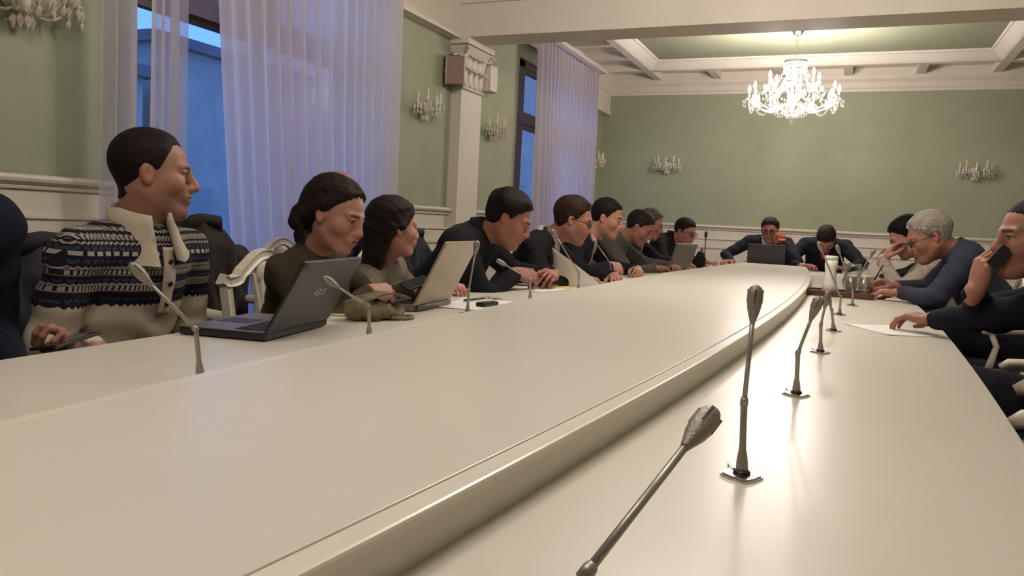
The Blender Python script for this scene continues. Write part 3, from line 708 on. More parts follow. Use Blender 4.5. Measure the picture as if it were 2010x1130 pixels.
def hair_mesh(sp, h, style):
    f = Field((-0.24, -0.15, -0.34), (0.15, 0.15, 0.19), h); w = sp.get('w', 1.0); th = sp.get('hair_t', 0.010)
    X, Y, Z = np.meshgrid(*f.ax, indexing='ij', sparse=True)
    k0 = np.sqrt(((X+0.014)/0.099)**2+(Y/(0.0775*w))**2+((Z-0.036)/0.088)**2); d = (k0-1)*0.086
    rn = 0.048 if sp.get('fem') else 0.058; tn = np.clip((-0.045-Z)/0.115, 0, 1); dn = np.sqrt((X+0.020+0.02*tn)**2+Y**2+np.maximum(Z+0.045, 0)**2)-rn
    hq = np.maximum(0.03-np.abs(d-dn), 0)/0.03; d = np.minimum(d, dn)-hq*hq*0.0075
    updo = sp.get('style') == 'updo'
    if style == 'women': hx, hz = [-0.14, -0.09, -0.05, -0.030, -0.008, 0.018, 0.040, 0.056, 0.070, 0.10], [-0.095, -0.092, -0.075, -0.030, 0.010, 0.034, 0.062, 0.082, 0.096, 0.11]
    else: hx, hz = HAIRL
    hl = np.interp(X, hx, hz)+sp.get('recede', 0.0)*np.clip((X-0.02)/0.04, 0, 1)+sp.get('widow', 0.0)*np.clip(np.abs(Y)-0.02, 0, 0.03)/0.03*np.clip((X-0.03)/0.03, 0, 1)
    up = Z-hl-0.004*np.sin(Y*260)*np.sin(X*180)-0.004*np.sin(Y*95+1.3)*np.sin(Z*80); top = np.clip((Z-0.03)/0.08, 0, 1)
    th_e = th*np.clip(up/0.045, 0.10, 1)**0.8*(0.75+0.45*top)
    rg = np.random.default_rng(int(th*1e5)); cl = sum(np.sin(X*p[0]+Y*p[1]+Z*p[2]+p[3]) for p in rg.uniform((-50, -120, -70, 0), (50, 120, 70, 6.28), (5, 4)))
    d = d-th_e*(1+0.10*cl*np.clip(th/0.012, 0.2, 1))
    d = np.maximum(d, -up*0.8)
    if style == 'men': d = np.maximum(d, -(np.sqrt(((X+0.012)/0.9)**2+((np.abs(Y)-0.082*w)/0.6)**2+(Z+0.004)**2)-0.030))   # clear of the ears
    if sp.get('bald'): d = np.maximum(d, sp['bald']-np.sqrt(((X-0.02)/1.25)**2+Y**2+(Z-0.12)**2))
    f.F = np.minimum(f.F, d.astype(np.float32))
    rr = random.Random(int(th*1e5)+7)
    def scalp(az, el, q=1.0): return np.array((-0.014+0.099*q*math.cos(el)*math.cos(az), 0.0775*w*q*math.cos(el)*math.sin(az), 0.036+0.088*q*math.sin(el)))
    if style == 'men' and th >= 0.008 and not sp.get('bald'):
        for i in range(150):
            az = rr.uniform(-PI, PI); el = rr.uniform(0.15, 1.5); p = scalp(az, el, 1+th*7)
            if p[2] < np.interp(p[0], hx, hz)+sp.get('recede', 0)+0.006: continue
            n = unit((p-np.array((-0.014, 0, 0.036)))/np.array((0.0098, 0.006, 0.0077))); comb = unit(np.array((-0.5 if p[0] < 0.03 else 0.35, 0.9*np.sign(p[1]+0.02), -0.5))); t = unit(comb-n*(comb @ n))
            f.cone(p-t*0.012, p+t*rr.uniform(0.012, 0.022)+n*rr.uniform(0.0, 0.35)*th, rr.uniform(0.004, 0.007), 0.0015, 0.005)
    if style == 'women':
        for i in range(90):
            az = rr.uniform(-1.9, 1.9); e0 = rr.uniform(0.55, 1.45); q = 1.12 if updo else 1.15
            P = [scalp(az+np.sign(az)*(2.7-abs(az))*s/4, e0*(1-0.14*s), q) for s in (0, 1, 2, 3)]
            if P[0][2] < np.interp(P[0][0], hx, hz)+0.004: continue
            for u, v in zip(P, P[1:]): f.cone(u, v, 0.0042, 0.0042, 0.006)
    if style == 'women':
        if updo:
            f.ell((-0.050, 0, 0.062), (0.078, 0.080, 0.074), 0.03); f.ell((-0.085, 0, 0.02), (0.055, 0.072, 0.065), 0.03)
            f.ell((-0.122, 0.0, -0.035), (0.042, 0.055, 0.046), 0.02); f.ell((-0.125, 0.03, -0.06), (0.030, 0.034, 0.030), 0.012); f.ell((-0.118, -0.03, -0.062), (0.032, 0.034, 0.032), 0.012)
            for s in (-1, 1):
                f.cone((0.038, s*0.050, 0.084), (-0.012, s*0.080, 0.036), 0.013, 0.015, 0.02); f.cone((-0.012, s*0.080, 0.036), (-0.075, s*0.060, -0.020), 0.016, 0.024, 0.02)
                f.cone((-0.085, s*0.05, -0.05), (-0.075, s*0.048, -0.112), 0.014, 0.005, 0.012)
        else:
            f.ell((-0.040, 0, 0.050), (0.090, 0.086, 0.085), 0.03)
            for s in (-1, 1): f.cone((0.050, s*0.054, 0.070), (-0.004, s*0.082, 0.012), 0.013, 0.018, 0.02); f.cone((-0.048, s*0.068, 0.0), (-0.082, s*0.040, -0.12), 0.024, 0.026, 0.02)
            f.cone((-0.088, 0, -0.02), (-0.092, 0.0, -0.16), 0.055, 0.040, 0.03); f.cone((-0.092, 0, -0.15), (-0.085, 0.0, -0.225), 0.038, 0.014, 0.03)
        X, Y, Z = np.meshgrid(*f.ax, indexing='ij', sparse=True)
        f.F += (0.0007*np.sin(Y*330+5*np.sin(X*22+Z*26))+0.0012*np.sin(Y*90+X*60)*np.sin(Z*110+X*70)).astype(np.float32)
    V, F, _ = f.mesh(); return V, F
def hand_mesh(left, curl, h, spread=1.0, thumb=0.0, skin=(0.4, 0.2, 0.14)):
    f = Field((-0.09, -0.10, -0.12), (0.21, 0.10, 0.07), h); t = -1 if left else 1
    f.cone((-0.035, 0, 0), (-0.01, 0, 0), 0.024, 0.024, 0.02); f.cone((-0.01, 0.006, 0), (-0.01, -0.006, 0), 0.024, 0.024, 0.02)
    f.ell((0.045, 0, 0.0), (0.055, 0.040, 0.0165), 0.015)
    f.ell((0.030, t*0.024, -0.008), (0.034, 0.018, 0.016), 0.012); f.ell((0.035, -t*0.026, -0.006), (0.038, 0.014, 0.014), 0.012)
    Ls = ((0.043, 0.026, 0.021), (0.047, 0.030, 0.022), (0.044, 0.028, 0.021), (0.034, 0.021, 0.019)); ys = (0.0305, 0.0105, -0.0105, -0.0300); xs = (0.084, 0.090, 0.086, 0.076)
    for i in range(4):
        p = np.array((xs[i], t*ys[i], 0.002)); a = 0; sp_ = t*(0.10, 0.03, -0.04, -0.12)[i]*spread
        rr = (0.0095, 0.0088, 0.0080, 0.0066) if i < 3 else (0.0084, 0.0078, 0.0070, 0.0058)
        f.cone((0.05, t*ys[i]*0.8, 0.002), p, 0.012, rr[0]+0.001, 0.010)
        for j in range(3):
            a += curl*(0.75, 1.0, 0.7)[j]*(1+0.10*i); q = p+Ls[i][j]*np.array((math.cos(a)*math.cos(sp_), math.cos(a)*math.sin(sp_), -math.sin(a)))
            f.cone(p, q, rr[j], rr[j+1], 0.004); p = q
    p = np.array((0.018, t*0.030, -0.008)); d = unit((0.72, t*(0.72-thumb*0.5), -0.25-thumb*0.35))
    for j, L in enumerate((0.040, 0.034, 0.026)):
        q = p+d*L; f.cone(p, q, (0.0135, 0.0115, 0.0105)[j], (0.0115, 0.0105, 0.0085)[j], 0.008); p = q; d = unit(d+np.array((0.35, -t*(0.25+thumb*0.35), -0.08)))
    V, F, _ = f.mesh(); base = np.array(skin); col = np.tile(base, (len(V), 1)); fx = np.clip((V[:, 0]-0.07)/0.06, 0, 1)[:, None]
    return V, F, col*(1-0.35*fx)+0.35*fx*base*np.array([1.1, 0.82, 0.76])
def skin_mat():
    m = bpy.data.materials.new('skin'); m.use_nodes = True; nt = m.node_tree; b = nt.nodes['Principled BSDF']
    a = nt.nodes.new('ShaderNodeAttribute'); a.attribute_name = 'tint'; tc = nt.nodes.new('ShaderNodeTexCoord'); nz = nt.nodes.new('ShaderNodeTexNoise'); nz.inputs['Scale'].default_value = 60
    mx = nt.nodes.new('ShaderNodeMix'); mx.data_type = 'RGBA'; mx.blend_type = 'MULTIPLY'; mx.inputs['Factor'].default_value = 0.25
    nt.links.new(tc.outputs['Object'], nz.inputs['Vector']); nt.links.new(a.outputs['Color'], mx.inputs['A']); nt.links.new(nz.outputs['Color'], mx.inputs['B'])
    nt.links.new(mx.outputs['Result'], b.inputs['Base Color']); b.inputs['Roughness'].default_value = 0.52; b.inputs['Specular IOR Level'].default_value = 0.35
    b.inputs['Subsurface Weight'].default_value = 0.08; b.inputs['Subsurface Radius'].default_value = (0.02, 0.008, 0.004); b.inputs['Subsurface Scale'].default_value = 0.3
    return m
SKIN = skin_mat()
def cloth(name, col, bump=0.25, bs=60, namt=0.2): return mat(name, col, 0.88, nscale=35, namt=namt, bump=bump, bscale=bs, spec=0.2)
def hairm(name, col):
    if name in MATS: return MATS[name]
    m = mat(name, col, 0.62, nscale=14, namt=0.5, bump=0.35, bscale=14, spec=0.14); nt = m.node_tree
    mp = nt.nodes.new('ShaderNodeMapping'); mp.inputs['Scale'].default_value = (1.5, 22, 6); tc = [n for n in nt.nodes if n.type == 'TEX_COORD'][0]
    nt.links.new(tc.outputs['Object'], mp.inputs[0])
    for n in nt.nodes:
        if n.type == 'TEX_NOISE': nt.links.new(mp.outputs[0], n.inputs['Vector'])
    return m
TROUS = cloth('dark_trousers', (0.015, 0.015, 0.02)); SHOE = mat('black_shoe', (0.01, 0.01, 0.01), 0.35)
EYEW = mat('eye_white', (0.34, 0.28, 0.25), 0.3); IRIS = mat('eye_iris', (0.03, 0.02, 0.015), 0.15); LENS = clear_glass('spectacle_lens', (0.95, 0.95, 0.95), 0.15)
FRAMES = mat('spectacle_frame', (0.012, 0.010, 0.010), 0.3)
def raw(name, V, F, mats, midx, parent, col=None, smooth=True):
    me = bpy.data.meshes.new(name); V = np.asarray(V, np.float32); F = np.asarray(F, np.int32)
    me.vertices.add(len(V)); me.vertices.foreach_set('co', V.ravel()); k = F.shape[1]
    me.loops.add(F.size); me.loops.foreach_set('vertex_index', F.ravel()); me.polygons.add(len(F))
    me.polygons.foreach_set('loop_start', np.arange(0, F.size, k, dtype=np.int32))
    if midx is not None: me.polygons.foreach_set('material_index', np.asarray(midx, np.int32))
    me.polygons.foreach_set('use_smooth', np.ones(len(F), bool) if smooth else np.zeros(len(F), bool))
    for m in mats: me.materials.append(m)
    if col is not None:
        a = me.attributes.new('tint', 'FLOAT_COLOR', 'POINT'); a.data.foreach_set('color', np.concatenate([col, np.ones((len(V), 1))], 1).astype(np.float32).ravel())
    me.update(calc_edges=True); me.validate()
    o = bpy.data.objects.new(name, me); C.objects.link(o)
    if parent: o.parent = parent
    return o
def ik(S, W, a, b, pole):
    S, W = np.array(S, float), np.array(W, float); d = W-S; L = np.linalg.norm(d); u = d/L; Lc = min(L, (a+b)*0.998)
    x = (a*a-b*b+Lc*Lc)/(2*Lc); hgt = math.sqrt(max(a*a-x*x, 0)); p = np.array(pole, float); p = p-u*(p@u); p = unit(p)
    W2 = S+u*Lc; return S+u*x+p*hgt, W2
def person(label, sp):
    """sp: H head centre, N neck base, P pelvis, fac body yaw, head (yaw, pitch, roll), arms for left and right hand: wrist, hand dir, dorsal dir, curl, pole"""
    H, N, P = (np.array(sp[k], float) for k in 'HNP'); fac = math.radians(sp['fac']); fw = np.array((math.cos(fac), math.sin(fac), 0)); lf = np.array((-math.sin(fac), math.cos(fac), 0))
    sh = math.radians(sp.get('twist', 0)); lfs = np.array((-math.sin(fac+sh), math.cos(fac+sh), 0)); fws = np.array((math.cos(fac+sh), math.sin(fac+sh), 0))
    O = np.array((P[0], P[1], 0.0)); k = sp.get('k', 1.0); bulk = sp.get('bulk', 1.0); h = sp.get('h', 0.009); fem = sp.get('fem', False)
    root = empty('person', tuple(O)); tag(root, label, 'person')
    H, N, P = H-O, N-O, P-O; U = unit(N-P); up = np.array((0, 0, 1.0))
    Rt = np.stack([unit(np.cross(lfs, U)), lfs, U], 1)           # torso axes: front, left, up
    sw = (0.168 if fem else 0.192)*k
    SL, SR = N+lfs*sw-U*0.055*k+sp.get('shrugL', 0)*up, N-lfs*sw-U*0.055*k+sp.get('shrugR', 0)*up
    ua, fa = 0.285*k, 0.255*k
    arms = []
    for nm, S in (('L', SL), ('R', SR)):
        a = sp[nm]; W = np.array(a[0], float)-O; E, W = ik(S, W, ua, fa, a[4]); arms.append((S, E, W, unit(a[1]), unit(a[2]), a[3], nm == 'L', a[5] if len(a) > 5 else 0.2))
    hips = [P+lf*s*0.09-up*0.02 for s in (1, -1)]; knees = [q+fw*0.41+up*(0.03)+lf*s*0.05 for q, s in zip(hips, (1, -1))]
    ank = [np.array((q[0], q[1], 0.10))+fw*0.02 for q in knees]
    pts = np.array([P, N, SL, SR]+[q for a in arms for q in a[1:3]]+knees+ank)
    f = Field(np.minimum(pts.min(0)-0.24, [9, 9, 0.0]), pts.max(0)+0.26, h)
    L = N-P
    f.ell(P, np.array((0.135, 0.185, 0.13))*k*bulk, 0.06, 2, Rt*1.0)
    f.ell(P+L*0.30, np.array((0.125, 0.160, 0.16))*k*bulk, 0.08, 1, Rt); f.ell(P+L*0.62+Rt[:, 0]*0.01, np.array((0.122, 0.172, 0.20))*k*bulk, 0.08, 1, Rt)
    f.ell(P+L*0.84-Rt[:, 0]*0.012, np.array((0.100, 0.165, 0.11))*k*bulk, 0.06, 1, Rt)
    if fem:
        for s in (1, -1): f.ell(P+L*0.66+Rt[:, 0]*0.085+lfs*s*0.065, (0.055, 0.06, 0.06), 0.04, 1, Rt)
    f.cone(N-U*0.03, N+U*0.005, 0.078*k, 0.062*k, 0.05, 1)
    for (S, E, W, *_) in arms:
        f.cone(N-U*0.035, S, 0.062*k, 0.064*k*bulk, 0.06, 1); f.cone(S, E, 0.068*k*bulk, 0.053*k*bulk, 0.03, 1); f.cone(E, W-unit(W-E)*0.012, 0.053*k*bulk, 0.037*k, 0.02, 1)
        f.cone(E-unit(W-E)*0.004, E, 0.05*k, 0.05*k, 0.02, 1)
    for q, kn, an in zip(hips, knees, ank):
        f.cone(q, kn, 0.088*k, 0.066*k, 0.04, 2); f.cone(kn, an, 0.066*k, 0.046*k, 0.03, 2); f.cone(an-up*0.06, an+fw*0.16-up*0.068, 0.042, 0.030, 0.02, 3)
    X, Y, Z = np.meshgrid(*f.ax, indexing='ij', sparse=True); q = sp.get('wrinkle', 1.0)
    f.F += (q*(0.0035*np.sin(26*Z+14*Y+3*np.sin(11*X+5*Y))*np.sin(17*X-9*Y+2*np.sin(13*Z))+0.002*np.sin(60*Z+25*X+2.5*np.sin(18*Y)))).astype(np.float32)
    V, F, tg = f.mesh(); V = V.astype(float); V[:, 2] = np.maximum(V[:, 2], 0.002)
    mats = [SKIN, sp['top'], TROUS, SHOE]; ft = tg[F[:, 0]].astype(int); ft[ft == 0] = 1
    c = V[F].mean(1)-(P+L); lo = c @ Rt
    if sp.get('shirt'):                                            # the open V of a jacket
        dep = sp.get('vdepth', 0.22); half = 0.055*np.clip((lo[:, 2]+dep)/dep, 0, 1.3)
        ft = np.where((ft == 1) & (lo[:, 0] > 0.02) & (lo[:, 0] < 0.135) & (np.abs(lo[:, 1]) < half) & (lo[:, 2] > -dep), 4, ft); mats.append(sp['shirt'])
    col = np.ones((len(V), 3)); Vs, Fs, Cs, Ms = [V], [F], [col], [ft]; nv = len(V)
    def app(v, fc, cl, mi):
        nonlocal nv
        Vs.append(v); Fs.append(fc+nv); Cs.append(cl); Ms.append(np.full(len(fc), mi)); nv += len(v)
    Rh = rot_head(*(math.radians(a) for a in sp['head'])); ks = sp.get('hs', 1.0)
    Nl = Rh.T @ ((N-U*0.01)-H)/ks; hh = sp.get('hh', 0.0045)
    v, fc, cl = head_mesh(sp, hh, Nl); app((v*ks) @ Rh.T+H, fc, cl, 0)
    hn = sp.get('hn', 0.0045)
    for (S, E, W, d, n_, cu, left, th) in arms:
        n_ = unit(n_-d*(n_ @ d)); Ra = np.stack([d, np.cross(n_, d), n_], 1); v, fc, cl = hand_mesh(left, cu, hn, sp.get('spread', 1.0), th, sp['skin'])
        app((v*0.98*k*ks) @ Ra.T+W+d*0.012, fc, cl, 0)
    body = raw('body', np.concatenate(Vs), np.concatenate(Fs), mats, np.concatenate(Ms), root, np.concatenate(Cs))
    Mh = Matrix(((*Rh[0], H[0]), (*Rh[1], H[1]), (*Rh[2], H[2]), (0, 0, 0, 1))) @ Matrix.Scale(ks, 4)
    for s in (1, -1):
        e = MB().ball((0.0735, s*0.031, 0.0065), (0.0105, 0.0125, 0.0070), 14, Mh).build('eye', EYEW, root)
        MB().ball((0.0820, s*0.031, 0.0062), (0.0030, 0.0050, 0.0048), 10, Mh).build('iris', IRIS, e)
    if sp.get('style', 'men') != 'none':
        st = 'women' if sp.get('style') in ('updo', 'long') else 'men'
        v, fc = hair_mesh(sp, sp.get('hah', 0.0045), st); ho = raw('hair', v, fc, [hairm('hair_%.4f_%.4f_%.4f' % tuple(sp['haircol']), sp['haircol'])], None, root); ho.matrix_local = Mh
    if sp.get('glasses'):
        g = MB()
        for s in (1, -1):
            g.tube([(0.104-0.25*abs(0.017*math.cos(a)), s*0.032+0.022*math.cos(a), 0.004+0.016*math.sin(a)) for a in np.linspace(0, 2*PI, 19)[:-1]], 0.0028, 6, Mh, closed=True)
            g.tube([(0.098, s*0.053, 0.008), (0.085, s*0.070, 0.010), (0.02, s*0.083, 0.010), (-0.02, s*0.084, 0.006)], 0.0024, 6, Mh)
        g.tube([(0.104, -0.011, 0.007), (0.109, 0, 0.010), (0.104, 0.011, 0.007)], 0.0022, 6, Mh); go = g.build('glasses', FRAMES, root)
        for s in (1, -1): MB().ball((0.1, s*0.032, 0.004), (0.0012, 0.020, 0.0145), 12, Mh).build('lens', LENS, go)
    if sp.get('collar'):
        kind, cm = sp['collar']; nd = unit(H+Rh @ np.array((-0.03, 0, -0.08))-N); Mc = along(T(*(N-nd*(0.012 if sp['collar'][0] == 'shirt' else 0.0))), nd)
        rr = (0.064 if fem else 0.072)*k
        fr = Mc.to_3x3().inverted() @ Vector(tuple(Rt[:, 0])); fa0 = math.atan2(fr.y, fr.x)
        if kind == 'crew': MB().tube([(rr*1.02*math.cos(a), rr*1.02*math.sin(a), 0.004) for a in np.linspace(0, 2*PI, 25)[:-1]], 0.010, 8, Mc, closed=True).build('neckband', cm, root)
        else:
            hgt, gap, fold = {'shirt': (0.026, 0.16, 0.014), 'zip': (0.085, 0.42, 0.006), 'coat': (0.06, 0.5, 0.012)}[kind]
            vs = []; fs = []; n = 30
            for i in range(n+1):
                a = fa0+gap+(2*PI-2*gap)*i/n; e = min(i, n-i)/n; pt = max(0, 0.06-e)/0.06
                for (r_, z_) in ((rr*0.97, -0.03), (rr*1.0, hgt*0.9), (rr*1.06+0.002, hgt), (rr*1.10+fold*(0.6+pt), hgt*0.75-0.03*pt if kind != 'zip' else hgt*0.8), (rr*1.16+fold*(1+pt), -0.005-0.03*pt if kind != 'zip' else -0.02)):
                    vs.append((r_*math.cos(a), r_*math.sin(a), z_))
            for i in range(n):
                for j in range(4): fs.append((i*5+j, i*5+5+j, i*5+6+j, i*5+j+1))
            o = fixn(MB().add(vs, fs, Mc, True).build('collar', cm, root)); m_ = o.modifiers.new('thick', 'SOLIDIFY'); m_.thickness = 0.004
    return root, dict(Rt=Rt, N=N, P=P, O=O, Rh=Rh, H=H, arms=arms, root=root, Mh=Mh)
# ------------------------------------------------------------------ who sits where
def sweater_mat():
    m = bpy.data.materials.new('fair_isle_knit'); m.use_nodes = True; nt = m.node_tree; b = nt.nodes['Principled BSDF']; L = nt.links.new
    tc = nt.nodes.new('ShaderNodeTexCoord'); sx = nt.nodes.new('ShaderNodeSeparateXYZ'); L(tc.outputs['Object'], sx.inputs[0])
    def mth(op, a, b_=None, c=None):
        n = nt.nodes.new('ShaderNodeMath'); n.operation = op
        for i, q in enumerate((a, b_, c)):
            if q is None: continue
            if isinstance(q, (int, float)): n.inputs[i].default_value = q
            else: L(q, n.inputs[i])
        return n.outputs[0]
    u = mth('ADD', mth('MULTIPLY', sx.outputs['Y'], 0.93), mth('MULTIPLY', sx.outputs['X'], -0.45))
    z0 = mth('ADD', sx.outputs['Z'], mth('MULTIPLY', sx.outputs['X'], 0.06))
    def tri(p): return mth('DIVIDE', mth('PINGPONG', u, p), p)
    zz = mth('ADD', z0, mth('MULTIPLY', tri(0.0055), 0.006))
    def ramp(src, rows, lo=0.78, hi=1.08):
        r = nt.nodes.new('ShaderNodeValToRGB'); r.color_ramp.interpolation = 'CONSTANT'; e = r.color_ramp.elements
        v = mth('DIVIDE', mth('SUBTRACT', src, lo), hi-lo); L(v, r.inputs[0]); rows = sorted(rows)
        for i, (p, c) in enumerate(rows):
            p = (p-lo)/(hi-lo)
            if i < 2: el = e[i]; el.position = p
            else: el = e.new(p)
            el.color = (c, c, c, 1)
        return r.outputs[0]
    zig = ramp(zz, [(0.78, 0), (0.880, 0.75), (0.884, 0), (0.927, 0.75), (0.931, 0), (0.992, 0.8), (0.996, 0), (1.012, 0.8), (1.016, 0), (1.030, .8), (1.034, 0), (1.05, .6)])
    bars = ramp(z0, [(0.78, 0), (0.862, 0.8), (0.874, 0), (0.906, 0.8), (0.918, 0), (1.000, 0.8), (1.008, 0), (1.022, 0.9), (1.028, 0), (1.040, .8), (1.046, 0)])
    bars = mth('MULTIPLY', bars, mth('GREATER_THAN', tri(0.0045), 0.42))
    line = ramp(z0, [(0.78, 0), (0.858, 0.5), (0.861, 0), (0.876, 0.5), (0.879, 0), (0.902, 0.5), (0.905, 0), (0.920, 0.5), (0.923, 0)])
    dia = ramp(mth('ADD', z0, mth('MULTIPLY', mth('ABSOLUTE', mth('SUBTRACT', tri(0.010), 0.5)), 0.0)), [(0.78, 0), (0.958, 1), (0.969, 0)]); dia = mth('MULTIPLY', dia, mth('GREATER_THAN', tri(0.010), 0.35))
    blue = ramp(zz, [(0.78, 0), (0.835, 1), (0.843, 0), (0.890, 1), (0.897, 0), (0.940, 1), (0.950, 0), (0.975, 1), (0.985, 0)]); blue = mth('MULTIPLY', blue, mth('GREATER_THAN', tri(0.008), 0.3))
    white = mth('MINIMUM', mth('ADD', mth('ADD', mth('ADD', zig, bars), dia), line), 1.0)
    low = mth('LESS_THAN', mth('ADD', z0, mth('MULTIPLY', tri(0.0065), 0.008)), 0.822)
    def mixc(f, a, c):
        n = nt.nodes.new('ShaderNodeMix'); n.data_type = 'RGBA'; L(f, n.inputs['Factor'])
        for s, q in (('A', a), ('B', c)):
            if isinstance(q, tuple): n.inputs[s].default_value = (*q, 1)
            else: L(q, n.inputs[s])
        return n.outputs['Result']
    c1 = mixc(blue, (0.016, 0.012, 0.018), (0.035, 0.045, 0.095)); c2 = mixc(white, c1, (0.40, 0.36, 0.32)); c3 = mixc(low, c2, (0.52, 0.45, 0.35))
    L(c3, b.inputs['Base Color']); b.inputs['Roughness'].default_value = 0.92; b.inputs['Specular IOR Level'].default_value = 0.15
    wv = nt.nodes.new('ShaderNodeTexNoise'); wv.inputs['Scale'].default_value = 260; L(tc.outputs['Object'], wv.inputs['Vector'])
    bp = nt.nodes.new('ShaderNodeBump'); bp.inputs['Strength'].default_value = 0.35; bp.inputs['Distance'].default_value = 0.004; L(wv.outputs['Fac'], bp.inputs['Height']); L(bp.outputs[0], b.inputs['Normal'])
    return m
KNITW = cloth('cream_knit', (0.52, 0.45, 0.35), 0.35, 260, 0.08)
BLACKC = cloth('black_cloth', (0.009, 0.008, 0.010)); NAVY = cloth('navy_wool', (0.008, 0.009, 0.019)); SUIT = cloth('dark_suit', (0.012, 0.012, 0.017)); OLIVE = cloth('olive_brown_jersey', (0.062, 0.046, 0.030), 0.3)
GREYK = cloth('grey_knit', (0.185, 0.155, 0.120), 0.4, 180); GREYS = cloth('grey_sweater', (0.085, 0.075, 0.068), 0.3); SLATE = cloth('slate_blue_sweater', (0.036, 0.040, 0.062), 0.3)
CREAMK = cloth('pale_sweater', (0.40, 0.34, 0.27), 0.3); SHIRT = cloth('pale_shirt', (0.34, 0.31, 0.29), 0.15); WHITES = cloth('white_shirt', (0.62, 0.60, 0.60), 0.15); PINK = cloth('dusky_pink_shirt', (0.30, 0.075, 0.085), 0.2); DKCOL = cloth('dark_collar', (0.02, 0.008, 0.010))
S1 = (0.375, 0.19, 0.135); S2 = (0.46, 0.23, 0.165); S3 = (0.40, 0.18, 0.125); S4 = (0.34, 0.145, 0.104)
UPV = (0, 0, 1)
PEOPLE = []
def seat(label, chair_label, **sp):
    fac = math.radians(sp['fac']); off = sp.get('choff', (0, 0))
    chair(sp['P'][0]+0.0*math.cos(fac)+off[0], sp['P'][1]+off[1], fac, chair_label)
    r, info = person(label, sp); PEOPLE.append(info); return info
# left side, near to far
seat('person in a navy jacket cut off by the left edge of the photo', 'white armchair under the person in the navy jacket at the left edge', H=(-1.90, 0.99, 1.255), N=(-1.94, 1.04, 1.075), P=(-2.04, 1.04, 0.56), fac=-4, head=(10, 8, 0), top=NAVY, skin=S1, haircol=(0.0135, 0.0090, 0.0067), h=0.009, bulk=1.08,
     L=((-1.78, 1.20, 0.665), (1, -0.3, -0.1), UPV, 0.5, (-0.6, 0.3, -0.8)), R=((-1.74, 0.82, 0.665), (1, 0.3, -0.1), UPV, 0.5, (0, -1, -0.6)), collar=('coat', NAVY))
man = seat('man in a patterned cream and navy knit sweater looking towards the far end', 'white armchair under the man in the patterned sweater', H=(-1.85, 1.64, 1.172), N=(-1.88, 1.625, 0.995), P=(-2.05, 1.62, 0.56), fac=3, head=(47, 3, 0), top=sweater_mat(), skin=S1, stubble=0.45,
     haircol=(0.0135, 0.0072, 0.0059), brow=(0.05, 0.025, 0.018), hair_t=0.0045, recede=0.016, widow=0.034, h=0.0065, hh=0.0026, hah=0.003, hn=0.0028, nose=1.3, bulk=1.03, hs=1.03, wrinkle=1.2,
     L=((-1.76, 1.72, 0.680), (0.9, -0.25, -0.05), UPV, 0.35, (-0.6, 0.6, -0.7)), R=((-1.695, 1.32, 0.726), (0.12, -1, -0.02), (-0.45, 0.1, -0.85), 0.75, (-1, 0.1, -0.7), 0.7))
w1 = seat('woman in a brown jersey with dark pinned-up hair looking down at a phone', 'white armchair with a shell back under the woman with pinned-up hair', H=(-1.62, 2.20, 1.076), N=(-1.735, 2.225, 0.925), P=(-1.90, 2.31, 0.55), fac=5, head=(4, 17, -4), top=OLIVE, skin=S2, fem=True, k=0.89, choff=(0.03, 0.13),
     haircol=(0.0187, 0.0101, 0.0078), style='updo', h=0.007, hh=0.0028, hah=0.0032, hn=0.003, hs=1.0, shirt=None,
     L=((-1.50, 2.66, 0.815), (0.45, -0.85, 0.1), (0.2, 0.5, 0.85), 0.7, (-0.2, 1, -0.8), 0.6), R=((-1.53, 2.285, 0.82), (0.30, 0.93, 0.0), (0.65, -0.2, 0.65), 0.7, (-0.3, -1, -0.8), 0.6), collar=('crew', OLIVE))
w2 = seat('woman in a grey knit with long dark hair facing the far end', 'white armchair under the woman in grey knit', H=(-1.80, 2.86, 1.035), N=(-1.875, 2.89, 0.865), P=(-2.03, 2.98, 0.53), fac=12, head=(56, 2, 0), top=GREYK, skin=S2, fem=True, k=0.88, haircol=(0.0173, 0.0094, 0.0078), style='long', h=0.007, hh=0.003, hah=0.0035, hn=0.004,
     L=((-1.66, 3.12, 0.79), (0.8, -0.5, 0), UPV, 0.6, (0, 1, -0.8)), R=((-1.68, 2.76, 0.79), (0.9, 0.3, 0), UPV, 0.6, (0, -1, -0.8)), collar=('crew', GREYK))
seat('balding man in dark clothes sitting behind the woman with pinned-up hair', 'white armchair in the second row under the balding man', H=(-2.60, 3.555, 1.195), N=(-2.64, 3.55, 1.015), P=(-2.74, 3.55, 0.56), fac=0, head=(0, 8, 0), top=BLACKC, skin=S2, haircol=(0.1600, 0.1200, 0.0880), bald=0.075, hair_t=0.005,
     L=((-2.36, 3.68, 0.66), (1, -0.4, 0), UPV, 0.5, (0, 1, -0.6)), R=((-2.36, 3.44, 0.66), (1, 0.4, 0), UPV, 0.5, (0, -1, -0.6)), collar=('coat', BLACKC))
p3 = seat('man in a black coat with thick dark hair bent over papers', 'white armchair under the man in the black coat', H=(-1.55, 3.50, 1.10), N=(-1.70, 3.47, 1.015), P=(-2.00, 3.40, 0.56), fac=4, head=(19, 26, 0), top=BLACKC, skin=S4, haircol=(0.0081, 0.0049, 0.0040), hair_t=0.016, recede=0.010, h=0.008, hh=0.0032, hah=0.0036, hn=0.0035, bulk=1.12, hs=1.08, stubble=0.2, fat=0.004,
     L=((-1.44, 3.88, 0.825), (0.15, -1, 0.05), (0.5, 0, 0.8), 0.7, (-0.2, 1, -0.6), 0.5), R=((-1.52, 3.57, 0.835), (0.55, 0.8, -0.12), (0.7, -0.2, 0.6), 0.8, (-0.3, -1, -0.7), 0.5), collar=('coat', BLACKC))
